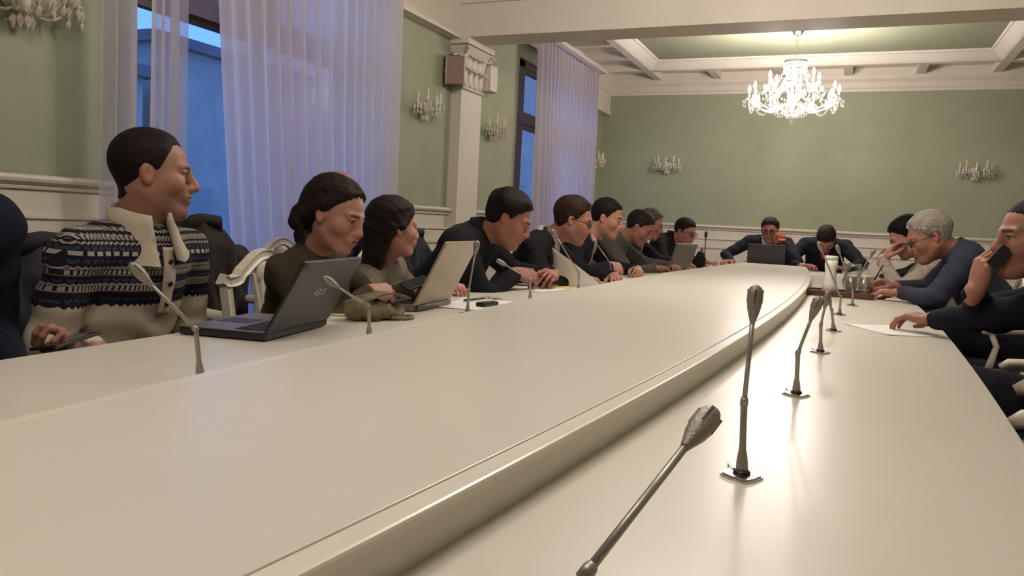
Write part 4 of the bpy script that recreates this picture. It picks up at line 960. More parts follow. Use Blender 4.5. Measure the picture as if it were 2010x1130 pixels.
p4 = seat('man with glasses and brown hair in a black pullover over a pale shirt', 'white armchair under the man with glasses beside the lifted paper', H=(-1.50, 4.32, 1.115), N=(-1.645, 4.30, 1.0), P=(-1.95, 4.27, 0.56), fac=4, head=(20, 17, 0), top=BLACKC, skin=S3, haircol=(0.0248, 0.0117, 0.0063), hair_t=0.014, recede=0.012, widow=0.012, hh=0.0034, hah=0.0036, hs=1.06, glasses=True, stubble=0.35, shirt=SHIRT, vdepth=0.13,
     L=((-1.33, 4.66, 0.79), (0.4, -0.8, -0.05), UPV, 0.7, (-0.2, 1, -0.6)), R=((-1.40, 4.20, 0.79), (0.8, 0.6, -0.05), UPV, 0.7, (-0.2, -1, -0.6)), collar=('shirt', SHIRT))
p5 = seat('man in a dark suit with short dark hair and clasped hands', 'white armchair under the man with clasped hands', H=(-1.55, 5.18, 1.146), N=(-1.68, 5.15, 1.015), P=(-1.97, 5.10, 0.56), fac=2, head=(4, 15, 0), top=SUIT, skin=S2, haircol=(0.0099, 0.0063, 0.0045), hair_t=0.009, recede=0.006, widow=0.01, hh=0.0036, hah=0.004, hs=1.06, shirt=SHIRT, vdepth=0.2, stubble=0.3,
     L=((-1.37, 5.40, 0.80), (0.35, -0.9, -0.08), (0.5, 0.1, 0.85), 0.55, (-0.2, 1, -0.6), 0.5), R=((-1.45, 4.96, 0.83), (0.5, 0.85, -0.1), (0.75, -0.3, 0.6), 0.7, (-0.3, -1, -0.7), 0.6), collar=('shirt', SHIRT))
p6 = seat('man in a grey sweater with dark hair leaning forward over the table', 'white armchair under the man in the grey sweater', H=(-1.55, 6.08, 1.095), N=(-1.70, 6.05, 0.99), P=(-1.99, 5.98, 0.56), fac=2, head=(6, 30, 0), top=GREYS, skin=S4, haircol=(0.0135, 0.0099, 0.0081), hair_t=0.009, hs=1.06, fat=0.003, stubble=0.3,
     L=((-1.34, 6.42, 0.79), (0.5, -0.8, 0), UPV, 0.6, (-0.2, 1, -0.6)), R=((-1.40, 6.02, 0.79), (0.7, 0.7, 0), UPV, 0.6, (-0.3, -1, -0.6)), collar=('crew', DKCOL))
p7 = seat('grey-haired man in a dark suit partly hidden behind the grey sweater', 'white armchair under the grey-haired man in the dark suit', H=(-1.66, 6.92, 1.135), N=(-1.79, 6.90, 1.005), P=(-2.03, 6.86, 0.56), fac=0, head=(8, 20, 0), top=SUIT, skin=S3, haircol=(0.0800, 0.0640, 0.0520), hair_t=0.009, recede=0.01, hs=1.06, shirt=SHIRT,
     L=((-1.40, 7.08, 0.79), (0.9, -0.3, 0), UPV, 0.5, (-0.2, 1, -0.6)), R=((-1.42, 6.76, 0.79), (0.9, 0.3, 0), UPV, 0.5, (-0.3, -1, -0.6)))
p8 = seat('man in a black jacket hunched behind the grey laptop', 'white armchair under the man hunched behind the grey laptop', H=(-1.50, 7.70, 1.078), N=(-1.66, 7.70, 0.995), P=(-1.97, 7.70, 0.56), fac=-6, head=(-22, 16, 0), top=BLACKC, skin=S3, haircol=(0.0126, 0.0081, 0.0063), hair_t=0.010, hs=1.06, bulk=1.08, glasses=True,
     L=((-1.33, 8.02, 0.79), (0.4, 0.9, 0), UPV, 0.5, (-0.2, 1, -0.5)), R=((-1.40, 7.45, 0.82), (0.9, -0.2, 0.1), UPV, 0.6, (-0.3, -1, -0.6)), collar=('coat', BLACKC))
# far end
p9 = seat('man in a dark suit and white shirt with a hand raised to his face', 'white armchair at the far end under the man with the raised hand', H=(-0.775, 8.47, 1.135), N=(-0.80, 8.63, 1.06), P=(-0.82, 8.86, 0.56), fac=-90, head=(-92, 10, 4), top=SUIT, skin=S4, haircol=(0.0135, 0.0086, 0.0063), hair_t=0.012, hs=1.06, shirt=WHITES, vdepth=0.24, glasses=True,
     L=((-0.68, 8.42, 1.00), (-0.25, -0.25, 0.95), (0.2, -0.95, 0.1), 0.8, (0.8, -0.3, -0.8), 0.5), R=((-1.12, 8.33, 0.80), (-0.5, -0.8, 0), UPV, 0.5, (-1, 0.2, -0.4)), collar=('shirt', WHITES))
p10 = seat('man in a dark suit and pink shirt with head bowed low', 'white armchair at the far end under the man with the bowed head', H=(-0.23, 8.50, 1.080), N=(-0.235, 8.68, 1.06), P=(-0.24, 8.95, 0.56), fac=-90, head=(-90, 62, 0), top=SUIT, skin=S4, haircol=(0.0153, 0.0099, 0.0067), hair_t=0.012, hs=1.08, shirt=PINK, vdepth=0.3, bulk=1.1,
     L=((-0.02, 8.34, 0.80), (-0.7, -0.4, 0.1), UPV, 0.6, (1, 0.1, -0.4)), R=((-0.44, 8.34, 0.80), (0.7, -0.4, 0.1), UPV, 0.6, (-1, 0.1, -0.4)), collar=('shirt', PINK))
# right side
p14 = seat('man in a navy sweater speaking into a phone at the right edge', 'white armchair under the man speaking into the phone', H=(0.545, 3.00, 1.12), N=(0.675, 3.06, 0.985), P=(0.86, 3.17, 0.56), choff=(-0.14, 0.0), fac=176, head=(196, 4, 0), top=NAVY, skin=S3, haircol=(0.0090, 0.0059, 0.0049), hair_t=0.005, recede=0.012, widow=0.015, h=0.007, hh=0.0028, hah=0.0034, hn=0.003, hs=1.06, nose=1.1, stubble=0.5, bulk=1.05,
     L=((0.255, 3.30, 0.795), (-0.78, 0.62, -0.02), UPV, 0.45, (0.5, -1, -0.15)), R=((0.392, 2.985, 0.938), (0.16, -0.14, 1.0), (-0.90, -0.40, 0.0), 1.0, (-0.3, 0.9, -0.6), 0.7), collar=('crew', NAVY))
p12 = seat('white-haired man with glasses in a slate blue sweater writing at the table', 'white armchair under the white-haired man', H=(0.41, 5.00, 1.125), N=(0.565, 5.03, 1.055), P=(0.87, 5.06, 0.56), fac=178, head=(186, 28, 0), top=SLATE, skin=S3, haircol=(0.2880, 0.2480, 0.2080), brow=(0.2, 0.17, 0.14), hair_t=0.013, h=0.008, hh=0.0032, hah=0.0036, hn=0.0035, hs=1.10, glasses=True, bulk=1.1, fat=0.004,
     L=((0.285, 4.93, 0.805), (-1, 0.15, -0.06), UPV, 0.6, (0.5, -1, -0.25)), R=((0.27, 5.20, 0.82), (-0.85, -0.25, 0.25), (0.3, 0.3, 0.9), 0.85, (0.3, 1, -0.5), 0.7), collar=('crew', SLATE))
p11 = seat('dark-haired person in a pale sweater resting forehead on one hand', 'white armchair under the person in the pale sweater', H=(0.345, 5.82, 1.125), N=(0.48, 5.87, 1.0), P=(0.80, 5.92, 0.56), fac=180, head=(184, 34, 0), top=CREAMK, skin=S2, haircol=(0.0045, 0.0040, 0.0045), hair_t=0.012, hs=1.08,
     L=((0.205, 5.70, 0.965), (0.45, 0.25, 0.85), (-0.85, -0.2, 0.4), 0.5, (-0.5, -0.5, -0.9), 0.4), R=((0.20, 6.05, 0.79), (-0.9, -0.2, 0), UPV, 0.5, (0.3, 1, -0.5)))
p13 = seat('person in a black jacket hidden behind the white-haired man', 'white armchair under the person in the black jacket on the right', H=(0.50, 6.62, 1.09), N=(0.68, 6.65, 1.06), P=(0.94, 6.68, 0.56), fac=180, head=(180, 30, 0), top=BLACKC, skin=S3, haircol=(0.0135, 0.0090, 0.0067), hair_t=0.010, bulk=1.1,
     L=((0.24, 6.48, 0.79), (-0.9, 0.2, 0), UPV, 0.5, (0.3, -1, -0.5)), R=((0.24, 6.80, 0.79), (-0.9, -0.2, 0), UPV, 0.5, (0.3, 1, -0.5)), collar=('coat', BLACKC))
# empty chairs
chair(0.60, 2.12, PI, 'empty white armchair at the right table edge nearest the camera')
chair(-2.42, 2.62, 0.05, 'empty white armchair with a dark coat, behind the woman with pinned-up hair')
chair(-2.42, 4.42, 0.0, 'empty white armchair with a navy coat behind the man in the black coat')

from mathutils.bvhtree import BVHTree
def front_strip(info, body, name, s0, s1, lat0, lat1, width, m, lift=0.004):
    bv = BVHTree.FromPolygons([v.co for v in body.data.vertices], [p.vertices[:] for p in body.data.polygons]); Rt, N = info['Rt'], info['N']; vs = []; fs = []; n = 16
    for i in range(n+1):
        t = i/n; s = s0+(s1-s0)*t; lat = lat0+(lat1-lat0)*t
        for j in (-1, 0, 1):
            o = N+Rt[:, 2]*s+Rt[:, 1]*(lat+j*width/2)+Rt[:, 0]*0.4; hit = bv.ray_cast(Vector(tuple(o)), Vector(tuple(-Rt[:, 0])))
            p = np.array(hit[0]) if hit[0] is not None else N+Rt[:, 2]*s+Rt[:, 0]*0.1
            vs.append(tuple(p+Rt[:, 0]*(lift+(0.002 if j == 0 else 0))))
    for i in range(n):
        for j in range(2): fs.append((i*3+j, i*3+j+1, i*3+4+j, i*3+3+j))
    o = fixn(MB().add(vs, fs, None, True).build(name, m, info['root'])); md = o.modifiers.new('thick', 'SOLIDIFY'); md.thickness = 0.004; md.offset = 1; return o, vs
mb_ = [c for c in man['root'].children if c.name.startswith('body')][0]
pk, pv = front_strip(man, mb_, 'button_placket', 0.01, -0.185, 0.010, 0.018, 0.042, KNITW, 0.005)
for i in (3, 8, 13):
    p = Vector(pv[i*3+1])+Vector(tuple(man['Rt'][:, 0]))*0.006; MB().lathe([(0.008, 0), (0.008, 0.003), (0.005, 0.004)], 12, along(T(*p), tuple(man['Rt'][:, 0]))).build('button', mat('dark_button', (0.012, 0.01, 0.01), 0.3), pk)
# stand-up collar of the half-zip sweater, open at the front
def stand_collar(info, m):
    N, H, Rt, Rh = info['N'], info['H'], info['Rt'], info['Rh']; nd = unit(H+Rh @ np.array((-0.035, 0, -0.09))-N); Mc = along(T(*N), nd); f3 = Mc.to_3x3().inverted() @ Vector(tuple(Rt[:, 0])); a0 = math.atan2(f3.y, f3.x)-0.05
    vs = []; fs = []; n = 36
    for i in range(n+1):
        t = i/n; a = a0+0.30+(2*PI-0.60)*t; e = min(t, 1-t); op = max(0, 0.16-e)/0.16
        for (r, z) in ((0.098+0.012*op, -0.045-0.02*op), (0.084+0.012*op, 0.0), (0.072+0.014*op, 0.050-0.010*op), (0.070+0.024*op, 0.090-0.022*op), (0.077+0.026*op, 0.092-0.022*op), (0.084+0.022*op, 0.050-0.010*op), (0.106+0.014*op, -0.012-0.015*op), (0.122+0.014*op, -0.050-0.02*op)):
            vs.append((r*math.cos(a), r*math.sin(a), z))
    for i in range(n):
        for j in range(7): fs.append((i*8+j, i*8+8+j, i*8+9+j, i*8+j+1))
    fs.append(tuple(range(8))); fs.append(tuple(n*8+j for j in range(7, -1, -1)))
    o = fixn(MB().add(vs, fs, Mc, True).build('stand_collar', m, info['root']))
    p = Mc @ Vector((0.118*math.cos(a0+0.42-0.0), 0.118*math.sin(a0-0.42), 0.04)); MB().ball(tuple(p), 0.008, 10).build('button', mat('dark_button', (0.012, 0.01, 0.01), 0.3), o)
stand_collar(man, KNITW)

# ------------------------------------------------------------------ coats over the empty chairs
def coat(x, y, rz, label, m, top=0.99, w=0.27, seed=1):
    root = empty('draped_coat', (x, y, 0), rz); tag(root, label, 'coat'); f = Field((-0.52, -0.42, 0.30), (-0.02, 0.42, 1.16), 0.009); r = random.Random(seed)
    xb = -0.255
    for s in np.linspace(-1, 1, 7):
        hz = top-0.085*abs(s)**2.2; f.cone((xb, s*w, hz-0.06), (xb-0.01, s*(w+0.01), 0.46), 0.055, 0.06, 0.05); f.cone((xb+0.05, s*w*0.9, hz-0.075), (xb+0.075, s*w*0.9, 0.62), 0.04, 0.03, 0.04)
    f.cone((xb, -0.09, top-0.01), (xb, 0.09, top-0.01), 0.045, 0.045, 0.05)
    for s in (-1, 1): f.cone((xb-0.02, s*(w+0.02), top-0.15), (xb-0.03, s*(w+0.07), 0.50), 0.06, 0.05, 0.04)
    X, Y, Z = np.meshgrid(*f.ax, indexing='ij', sparse=True); f.F += (0.006*np.sin(38*Y+3*np.sin(7*Z+seed))*np.sin(5*Z+2*Y)+0.004*np.sin(70*Y+9*X+4*np.sin(9*Z))).astype(np.float32)
    V, F, _ = f.mesh(); raw('coat_body', V, F, [m], None, root)
    MB().tube([(xb+0.02, -0.12, top-0.02), (xb+0.055, -0.07, top+0.025), (xb+0.03, 0.0, top+0.035), (xb+0.055, 0.07, top+0.025), (xb+0.02, 0.12, top-0.02)], [0.02, 0.028, 0.024, 0.028, 0.02], 10).build('coat_collar', m, root)
coat(-2.42, 2.62, 0.05, 'brown-black coat hung over the empty chair beside the patterned sweater', COATB, 1.0, 0.25, 2)
coat(-2.05, 1.62, 0.05, 'black jacket hung over the chair back of the man in the patterned sweater', COATN, 0.93, 0.24, 8)
coat(-2.42, 4.42, 0.0, 'navy coat hung over a chair between the grey knit and the black coat', COATN, 0.965, 0.23, 5)

# ------------------------------------------------------------------ laptops
def laptop(x, y, rz, w, d, tilt, base_m, lid_m, label, z=ZT, logo=False, bar=False, lh=None):
    root = empty('laptop', (x, y, z), rz); tag(root, label, 'laptop'); lh = lh or d
    b = MB().box((-d, -w/2, 0.003), (0, w/2, 0.022), bev=0.004).build('base', base_m, root)
    MB().box((-d+0.006, -w/2+0.006, 0.0215), (-0.004, w/2-0.006, 0.0232)).build('palm_rest', PALM, b)
    km = MB().box((-0.0065, -0.0068, 0), (0.0065, 0.0068, 0.0025)); first = None
    for i in range(5):
        for j in range(14):
            if first is None: o = km.build('key', KEYS, b); first = o
            else: o = first.copy(); C.objects.link(o)
            o.parent = b; o.location = (-0.032-i*0.0165, (j-6.5)*(w*0.86/14), 0.0232)
    MB().box((-d+0.02, -0.045, 0.0228), (-d*0.52, 0.045, 0.0238)).build('touchpad', KEYS, b)
    for s in (-1, 1): MB().tube([(-d*0.3, s*w*0.4, 0.0), (-d*0.3, s*w*0.4, 0.004)], 0.006, 8).build('foot', BLACKP, b)
    M = T(0, 0, 0.022) @ RY(tilt)
    lid = MB().box((-0.007, -w/2, 0.0), (0.004, w/2, lh), M, 0.004).build('lid', lid_m, root)
    MB().box((-0.009, -w/2+0.012, 0.016), (-0.0065, w/2-0.012, lh-0.012), M).build('screen', mat('dark_screen', (0.02, 0.022, 0.03), 0.15), lid)
    if bar: MB().tube([(0.004, -w/2+0.02, 0.012), (0.004, w/2-0.02, 0.012)], 0.011, 12).build('hinge_bar', GREYL, root)
    if logo:
        cu = bpy.data.curves.new('lid_logo', 'FONT'); cu.body = 'ASUS'; cu.size = 0.030; cu.extrude = 0.0004; cu.align_x = 'CENTER'; cu.align_y = 'CENTER'; cu.shear = 0.25
        to = bpy.data.objects.new('lid_logo', cu); C.objects.link(to); dg = bpy.context.evaluated_depsgraph_get(); me = bpy.data.meshes.new_from_object(to.evaluated_get(dg)); bpy.data.objects.remove(to)
        me.transform(M @ T(0.0045, 0.0, lh*0.52) @ Matrix(((0, 0, 1, 0), (1, 0, 0, 0), (0, 1, 0, 0), (0, 0, 0, 1)))); me.materials.append(mat('logo_silver', (0.5, 0.5, 0.5), 0.3, 0.8)); lo = bpy.data.objects.new('lid_logo', me); C.objects.link(lo); lo.parent = lid
    return root
laptop(-1.388, 1.73, math.radians(11.3), 0.355, 0.25, 0.50, BLACKP, DARKP, 'black laptop with open lid in front of the patterned sweater', logo=True, lh=0.218)
laptop(-1.43, 2.56, math.radians(6.3), 0.34, 0.24, 0.45, GREYL, SILVER, 'beige laptop with open lid before the woman in grey knit', bar=True, lh=0.262)
laptop(-1.33, 6.68, math.radians(-22), 0.32, 0.22, 0.30, GREYL, GREYL, 'grey laptop with open lid far down the left side', lh=0.22)
laptop(-0.76, 8.10, -PI/2, 0.36, 0.24, 0.12, BLACKP, DARKP, 'black laptop before the man with the raised hand', lh=0.23)

# ------------------------------------------------------------------ microphones
mic((-0.142, 0.470, ZT), (-0.145, 0.486, 0.857), (-0.094, 0.660, 0.941), 'microphone leaning up from the bottom edge of the photo, nearest of all', 0.3)
mic((-0.114, 1.112, ZT), (-0.120, 1.130, 0.851), (-0.117, 1.140, 1.020), 'upright microphone on the right tier with its whole base plate near', 0.3)
mic((-0.081, 1.762, ZT), (-0.083, 1.735, 0.845), (-0.049, 1.720, 0.970), 'third microphone along the right tier, bent to the right', 0.3)
mic((-0.056, 2.467, ZT), (-0.060, 2.440, 0.836), (-0.048, 2.440, 0.938), 'fourth microphone along the right tier', 0.3)
mic((-0.031, 3.079, ZT), (-0.043, 3.040, 0.832), (-0.066, 3.060, 0.890), 'fifth microphone along the right tier, low and curved', 0.3)
mic((-0.019, 3.768, ZT), (-0.020, 3.720, 0.834), (-0.132, 3.705, 1.074), 'sixth microphone along the right tier, leaning left over the white bottle', 0.3)
mic((0.035, 4.36, ZT), (0.030, 4.30, 0.834), (-0.064, 4.242, 1.061), 'seventh microphone along the right tier, next to the brown tray', 0.3)
mic((0.045, 5.20, ZT), (0.042, 5.15, 0.830), (0.138, 5.15, 1.040), 'microphone beyond the glasses with its tip to the right', 0.3)
mic((0.060, 5.85, ZT), (0.055, 5.80, 0.833), (0.222, 5.85, 1.045), 'farthest microphone on the right tier with its tip to the right', 0.3)
mic((-1.137, 1.127, ZT), (-1.125, 1.101, 0.856), (-1.201, 1.016, 0.98), 'microphone before the man in the patterned sweater', 0.3)
mic((-1.194, 1.789, ZT), (-1.176, 1.754, 0.841), (-1.255, 1.653, 0.922), 'microphone standing in front of the black laptop lid', 0.3)
mic((-1.243, 2.483, ZT), (-1.233, 2.466, 0.842), (-1.211, 2.472, 1.019), 'straight upright microphone beside the beige laptop', 0.3)
mic((-1.268, 3.14, ZT), (-1.258, 3.107, 0.847), (-1.391, 3.032, 0.925), 'microphone before the man in the black coat', 0.3)
mic((-1.277, 3.827, ZT), (-1.267, 3.79, 0.845), (-1.377, 3.654, 1.062), 'microphone in front of the lifted sheet of paper', 0.3)
mic((-1.385, 4.80, ZT), (-1.392, 4.78, 0.860), (-1.560, 4.86, 1.028), 'microphone with a lit red ring before the clasped hands', 0.3, True)
def stand_mic():
    root = empty('table_stand_microphone', (-1.30, 7.72, ZT)); tag(root, 'black upright microphone on a small stand before the hunched man', 'microphone')
    MB().lathe([(0.05, 0), (0.05, 0.008), (0.02, 0.014), (0.008, 0.02)], 20).build('base', BLACKP, root)
    MB().tube([(0, 0, 0.02), (0, 0, 0.15), (0, 0, 0.29)], [0.006, 0.005, 0.0045], 8).build('stem', BLACKP, root)
    MB().lathe([(0.006, 0.28), (0.013, 0.295), (0.015, 0.325), (0.010, 0.345), (0.002, 0.35)], 14).build('mic_head', BLACKP, root)
    for a in (0.5, 2.6, 4.7): MB().tube([(0, 0, 0.10), (0.05*math.cos(a), 0.05*math.sin(a), 0.004)], 0.003, 6).build('brace', BLACKP, root)
stand_mic()

# ------------------------------------------------------------------ things on the table
def phone(loc, rot, label, w=0.072, l=0.145):
    root = empty('phone', loc); root.rotation_euler = rot; tag(root, label, 'phone')
    MB().box((-l/2, -w/2, -0.004), (l/2, w/2, 0.004), bev=0.003).build('case', BLACKP, root)
    MB().box((-l/2+0.006, -w/2+0.004, 0.0038), (l/2-0.006, w/2-0.004, 0.0046)).build('screen', mat('phone_glass', (0.015, 0.015, 0.02), 0.08), root)
    MB().box((-l/2+0.012, -w/2+0.010, -0.005), (-l/2+0.028, -w/2+0.03, -0.004)).build('camera_bump', KEYS, root)
phone((-1.648, 1.225, 0.762), (0.15, 0.10, -1.35), 'black phone in the hand of the man in the patterned sweater')
phone((-1.47, 2.50, 0.845), (0.35, -0.25, 1.2), 'phone held by the woman with pinned-up hair', 0.06, 0.12)
phone((0.448, 2.935, 1.058), (PI/2, -0.95, 0.15), 'black phone held at the mouth of the man at the right edge', 0.046, 0.076)
phone((-1.43, 6.22, 0.756), (0, 0, 0.4), 'small dark phone lying before the man in the grey sweater')
def sheet(x, y, rz, label, w=0.21, l=0.297, m=PAPER, z=ZT, n=1, cat='paper'):
    root = empty('paper_sheet', (x, y, z), rz); tag(root, label, cat)
    r = random.Random(int(1000*abs(x+y)))
    for i in range(n):
        a = r.uniform(-0.06, 0.06) if i else 0; M = RZ(a)
        vs = []; fs = []
        for p in range(6):
            for q in range(5): vs.append((-w/2+w*q/4, -l/2+l*p/5, 0.001+0.0012*i+0.0015*(1 if (p in (0, 5) and q in (0, 4)) else 0)))
        for p in range(5):
            for q in range(4): k_ = p*5+q; fs.append((k_, k_+1, k_+6, k_+5))
        o = MB().add(vs, fs, M).build('page', m, root); md = o.modifiers.new('thick', 'SOLIDIFY'); md.thickness = 0.0006
    return root
sheet(-1.37, 2.80, 0.1, 'white papers lying under the pen and beside the recorder', 0.21, 0.40, n=3)
sheet(-1.47, 3.72, -0.2, 'white papers under the hands of the man in the black coat', n=2)
sheet(-1.42, 3.98, 0.2, 'yellow paper lying under the lifted white sheet', 0.10, 0.24, YELLOW)
sheet(-1.41, 4.88, 0.3, 'white papers under the clasped hands', n=2)
sheet(-1.55, 2.22, 0.2, 'yellow notepad beside the black laptop', 0.16, 0.22, LIME, n=4, cat='notepad')
sheet(0.17, 3.30, 0.5, 'white sheet under the hand of the man in the navy sweater', 0.21, 0.30, n=2)
sheet(0.18, 5.05, -0.2, 'white sheet the white-haired man is writing on', n=1)
sheet(0.12, 5.60, 0.1, 'white papers beyond the brown tray', n=2)
# lifted sheet, curving up from the table
vs = []; fs = []
for i in range(11):
    for j in range(8):
        u, v = i/10, j/7; zt = 0.205*(1-u)**0.9*v
        vs.append((-1.52+0.29*u+0.02*v*(1-u), 4.06+0.05*u-0.06*v*(1-u)+0.03*math.sin(PI*v)*(1-u), 0.753+zt+0.004*v))
for i in range(10):
    for j in range(7): k_ = i*8+j; fs.append((k_, k_+1, k_+9, k_+8))
o = MB().add([(x+1.4, y-4.05, z-ZT) for x, y, z in vs], fs, None, True).build('lifted_paper', PAPER, None, (-1.4, 4.05, ZT)); md = o.modifiers.new('thick', 'SOLIDIFY'); md.thickness = 0.0008
tag(o, 'white sheet of paper curling up before the man with glasses', 'paper')
def pen(loc, rot, label, m=BLACKP, l=0.14):
    root = empty('pen', loc); root.rotation_euler = rot; tag(root, label, 'pen')
    MB().tube([(-l/2, 0, 0), (l/2-0.012, 0, 0)], 0.0045, 8).build('barrel', m, root); MB().tube([(l/2-0.012, 0, 0), (l/2, 0, 0)], [0.004, 0.001], 8).build('tip', CHROME, root)
    MB().box((-l/2+0.004, -0.001, 0.0045), (-l/2+0.04, 0.001, 0.006)).build('clip', CHROME, root)
pen((-1.42, 2.905, ZT+0.0105), (0, 0, 1.45), 'black pen lying on the white papers', l=0.17)
pen((-1.475, 3.93, ZT+0.006), (0, 0, 1.3), 'brown pencil beside the yellow paper', mat('pencil_wood', (0.30, 0.14, 0.06), 0.5), 0.16)
pen((0.165, 5.155, 0.89), (0.3, -1.15, 0.3), 'pen in the hand of the white-haired man')
k_ = empty('keys', (-1.41, 3.045, ZT)); tag(k_, 'small bunch of keys at the end of the pen', 'keys')
MB().tube([(0.014*math.cos(a), 0.014*math.sin(a), 0.004) for a in np.linspace(0, 2*PI, 15)[:-1]], 0.0015, 6, closed=True).build('ring', CHROME, k_)
for a in (0.2, 1.2, 2.4): MB().box((0.012, -0.009, 0.002+0.002*a), (0.030, 0.009, 0.0045+0.002*a), RZ(a), 0.001).box((0.030, -0.003, 0.002+0.002*a), (0.05, 0.003, 0.0045+0.002*a), RZ(a)).build('key_blade', GUN, k_)
r_ = empty('voice_recorder', (-1.300, 2.770, ZT), 1.45); tag(r_, 'small dark voice recorder lying next to the white papers', 'recorder')
MB().box((-0.055, -0.02, 0.001), (0.055, 0.02, 0.020), bev=0.004).build('body', BLACKP, r_); MB().box((-0.045, -0.016, 0.020), (0.02, 0.016, 0.0212)).build('display', GREYL, r_)
for i in range(3): MB().lathe([(0.004, 0.02), (0.004, 0.022), (0.002, 0.0225)], 10, T(0.028+0.009*i, 0, 0)).build('button', GREYL, r_)
# khaki pouch with an open flap and a strap
pc = empty('khaki_pouch', (-1.40, 2.13, ZT), 1.15); tag(pc, 'khaki camouflage pouch with an open flap between the two near laptops', 'pouch')
f = Field((-0.14, -0.09, -0.02), (0.16, 0.09, 0.10), 0.005)
f.ell((-0.02, 0, 0.03), (0.085, 0.05, 0.034), 0.03); f.ell((-0.05, 0.01, 0.04), (0.05, 0.05, 0.036), 0.03); f.ell((0.05, 0.0, 0.022), (0.055, 0.045, 0.022), 0.02)
X, Y, Z = np.meshgrid(*f.ax, indexing='ij', sparse=True); f.F += (0.006*np.sin(70*X+3*np.sin(40*Y))*np.sin(50*Z+30*Y)+0.003*np.sin(150*X+2*np.sin(90*Y))).astype(np.float32)
V, F, _ = f.mesh(); V[:, 2] = np.maximum(V[:, 2], 0.001); raw('pouch_body', V, F, [KHAKI], None, pc)
vs = []; fs = []
for i in range(9):
    t = i/8
    for j in range(5): vs.append((-0.06+0.17*t, -0.04+0.02*j, 0.062+0.03*math.sin(PI*t*0.8)-0.012*t))
for i in range(8):
    for j in range(4): q = i*5+j; fs.append((q, q+1, q+6, q+5))
o = MB().add(vs, fs, None, True).build('flap', KHAKI, pc); md = o.modifiers.new('thick', 'SOLIDIFY'); md.thickness = 0.005
MB().tube([(0.03, -0.05, 0.012), (0.08, -0.055, 0.006), (0.12, -0.04, 0.006), (0.13, 0.0, 0.006)], 0.006, 6).build('strap', KHAKI, pc); MB().box((0.115, -0.012, 0.002), (0.145, 0.012, 0.010), bev=0.002).build('buckle', CHROME, pc)
# brown tray with bottle, jug and glasses
tr_ = empty('serving_tray', (-0.035, 5.02, ZT), -0.06); tag(tr_, 'dark brown wooden tray on the right tier under the white bottle', 'tray')
MB().box((-0.185, -0.13, 0.002), (0.185, 0.13, 0.010)).build('tray_floor', TRAYW, tr_)
for (a, b) in (((-0.185, -0.13, 0.01), (0.185, -0.118, 0.034)), ((-0.185, 0.118, 0.01), (0.185, 0.13, 0.034)), ((-0.185, -0.118, 0.01), (-0.173, 0.118, 0.034)), ((0.173, -0.118, 0.01), (0.185, 0.118, 0.034))): MB().box(a, b, None, 0.002).build('tray_edge', TRAYW, tr_)
bt = empty('white_bottle', (-0.095, 5.03, ZT+0.011)); tag(bt, 'tall white bottle standing on the brown tray', 'bottle')
MB().lathe([(0.030, 0), (0.042, 0.004), (0.043, 0.05), (0.034, 0.085), (0.032, 0.13), (0.036, 0.165), (0.037, 0.20)], 24).build('bottle_body', WHITEP, bt); MB().lathe([(0.037, 0.20), (0.037, 0.222), (0.033, 0.226)], 24).build('cap', WHITEP, bt)
def glass(x, y, z, label, r=0.033, h=0.11):
    o = MB().lathe([(r*0.8, 0), (r*0.82, 0.006), (r, h), (r-0.002, h), (r*0.82-0.004, 0.01), (0.001, 0.009)], 18).build('drinking_glass', TUMBLER, None, (x, y, z)); return tag(o, label, 'glass', 'glasses on the brown tray')
for (x, y, la) in ((0.02, 4.97, 'clear glass on the tray, nearest to the white bottle'), (0.095, 4.98, 'clear glass at the near right corner of the tray'), (0.025, 5.075, 'clear glass on the tray behind its neighbours'), (0.10, 5.085, 'clear glass at the far right corner of the tray')): glass(x, y, ZT+0.011, la)
jg = empty('water_jug', (0.03, 5.33, ZT)); tag(jg, 'clear glass water jug behind the brown tray', 'jug')
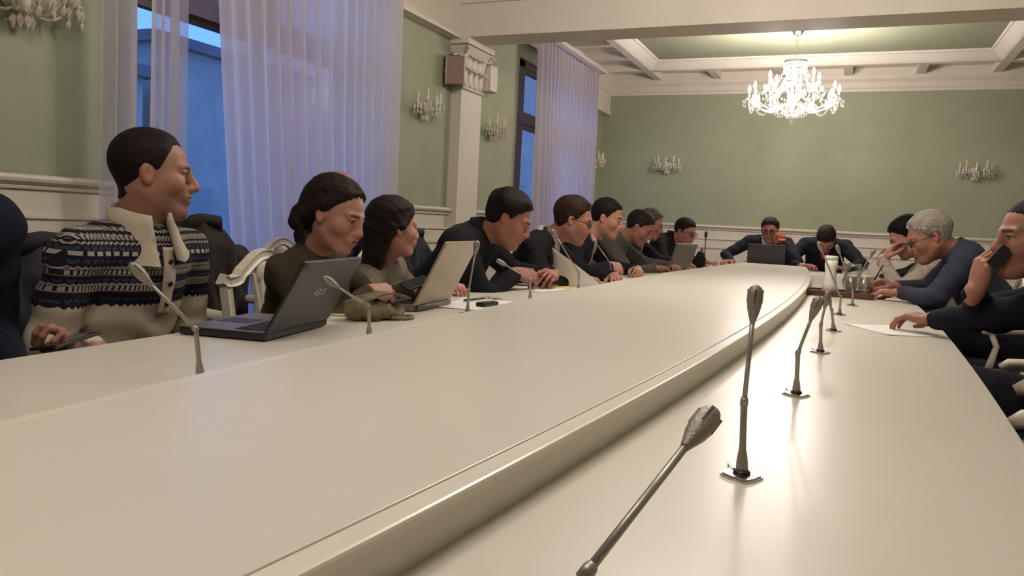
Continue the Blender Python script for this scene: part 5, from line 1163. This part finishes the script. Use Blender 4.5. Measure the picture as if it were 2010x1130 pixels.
MB().lathe([(0.045, 0), (0.055, 0.01), (0.06, 0.08), (0.042, 0.15), (0.048, 0.19), (0.045, 0.19), (0.039, 0.15), (0.056, 0.08), (0.05, 0.014), (0.001, 0.013)], 24).build('jug_body', TUMBLER, jg); MB().tube([(0.045, 0, 0.165), (0.085, 0, 0.15), (0.09, 0, 0.09), (0.058, 0, 0.06)], 0.007, 8).build('handle', TUMBLER, jg)
# book, bag, red cup
bk = empty('dark_folder', (0.13, 5.80, ZT+0.003), 0.1); tag(bk, 'dark folder lying on papers beyond the tray', 'folder')
MB().box((-0.12, -0.16, 0.0), (0.12, 0.16, 0.004)).box((-0.12, -0.16, 0.016), (0.12, 0.16, 0.020)).box((-0.12, -0.16, 0.0), (-0.115, 0.16, 0.020)).build('cover', BLACKP, bk); MB().box((-0.114, -0.155, 0.004), (0.114, 0.155, 0.016)).build('pages', PAPER, bk)
hb = empty('black_handbag', (-1.27, 7.28, ZT), 0.4); tag(hb, 'black bag slumped on the table beside the grey laptop', 'bag')
f = Field((-0.10, -0.16, -0.01), (0.10, 0.16, 0.20), 0.006)
f.ell((0, 0.03, 0.05), (0.06, 0.11, 0.06), 0.03); f.ell((0, -0.03, 0.10), (0.04, 0.05, 0.06), 0.04)
X, Y, Z = np.meshgrid(*f.ax, indexing='ij', sparse=True); f.F += (0.005*np.sin(60*Y+3*np.sin(40*Z))*np.sin(45*X+20*Z)).astype(np.float32); V, F, _ = f.mesh(); V[:, 2] = np.maximum(V[:, 2], 0.001)
raw('bag_body', V, F, [cloth('bag_leather', (0.012, 0.012, 0.012), 0.3)], None, hb); MB().tube([(0.02, -0.02, 0.15), (0.03, 0.03, 0.19), (0.03, 0.09, 0.17), (0.02, 0.11, 0.09)], 0.006, 8).build('bag_handle', BLACKP, hb)
cp = empty('red_cup', (-0.645, 8.36, 1.075)); tag(cp, 'red cup with a white band held before the face at the far end', 'cup')
MB().lathe([(0.026, -0.035), (0.030, -0.033), (0.038, 0.030), (0.036, 0.030), (0.028, -0.029), (0.001, -0.029)], 20).build('cup_body', REDP, cp); MB().lathe([(0.0315, -0.030), (0.0335, -0.014), (0.0315, -0.014), (0.030, -0.030)], 20).build('white_band', WHITEP, cp)
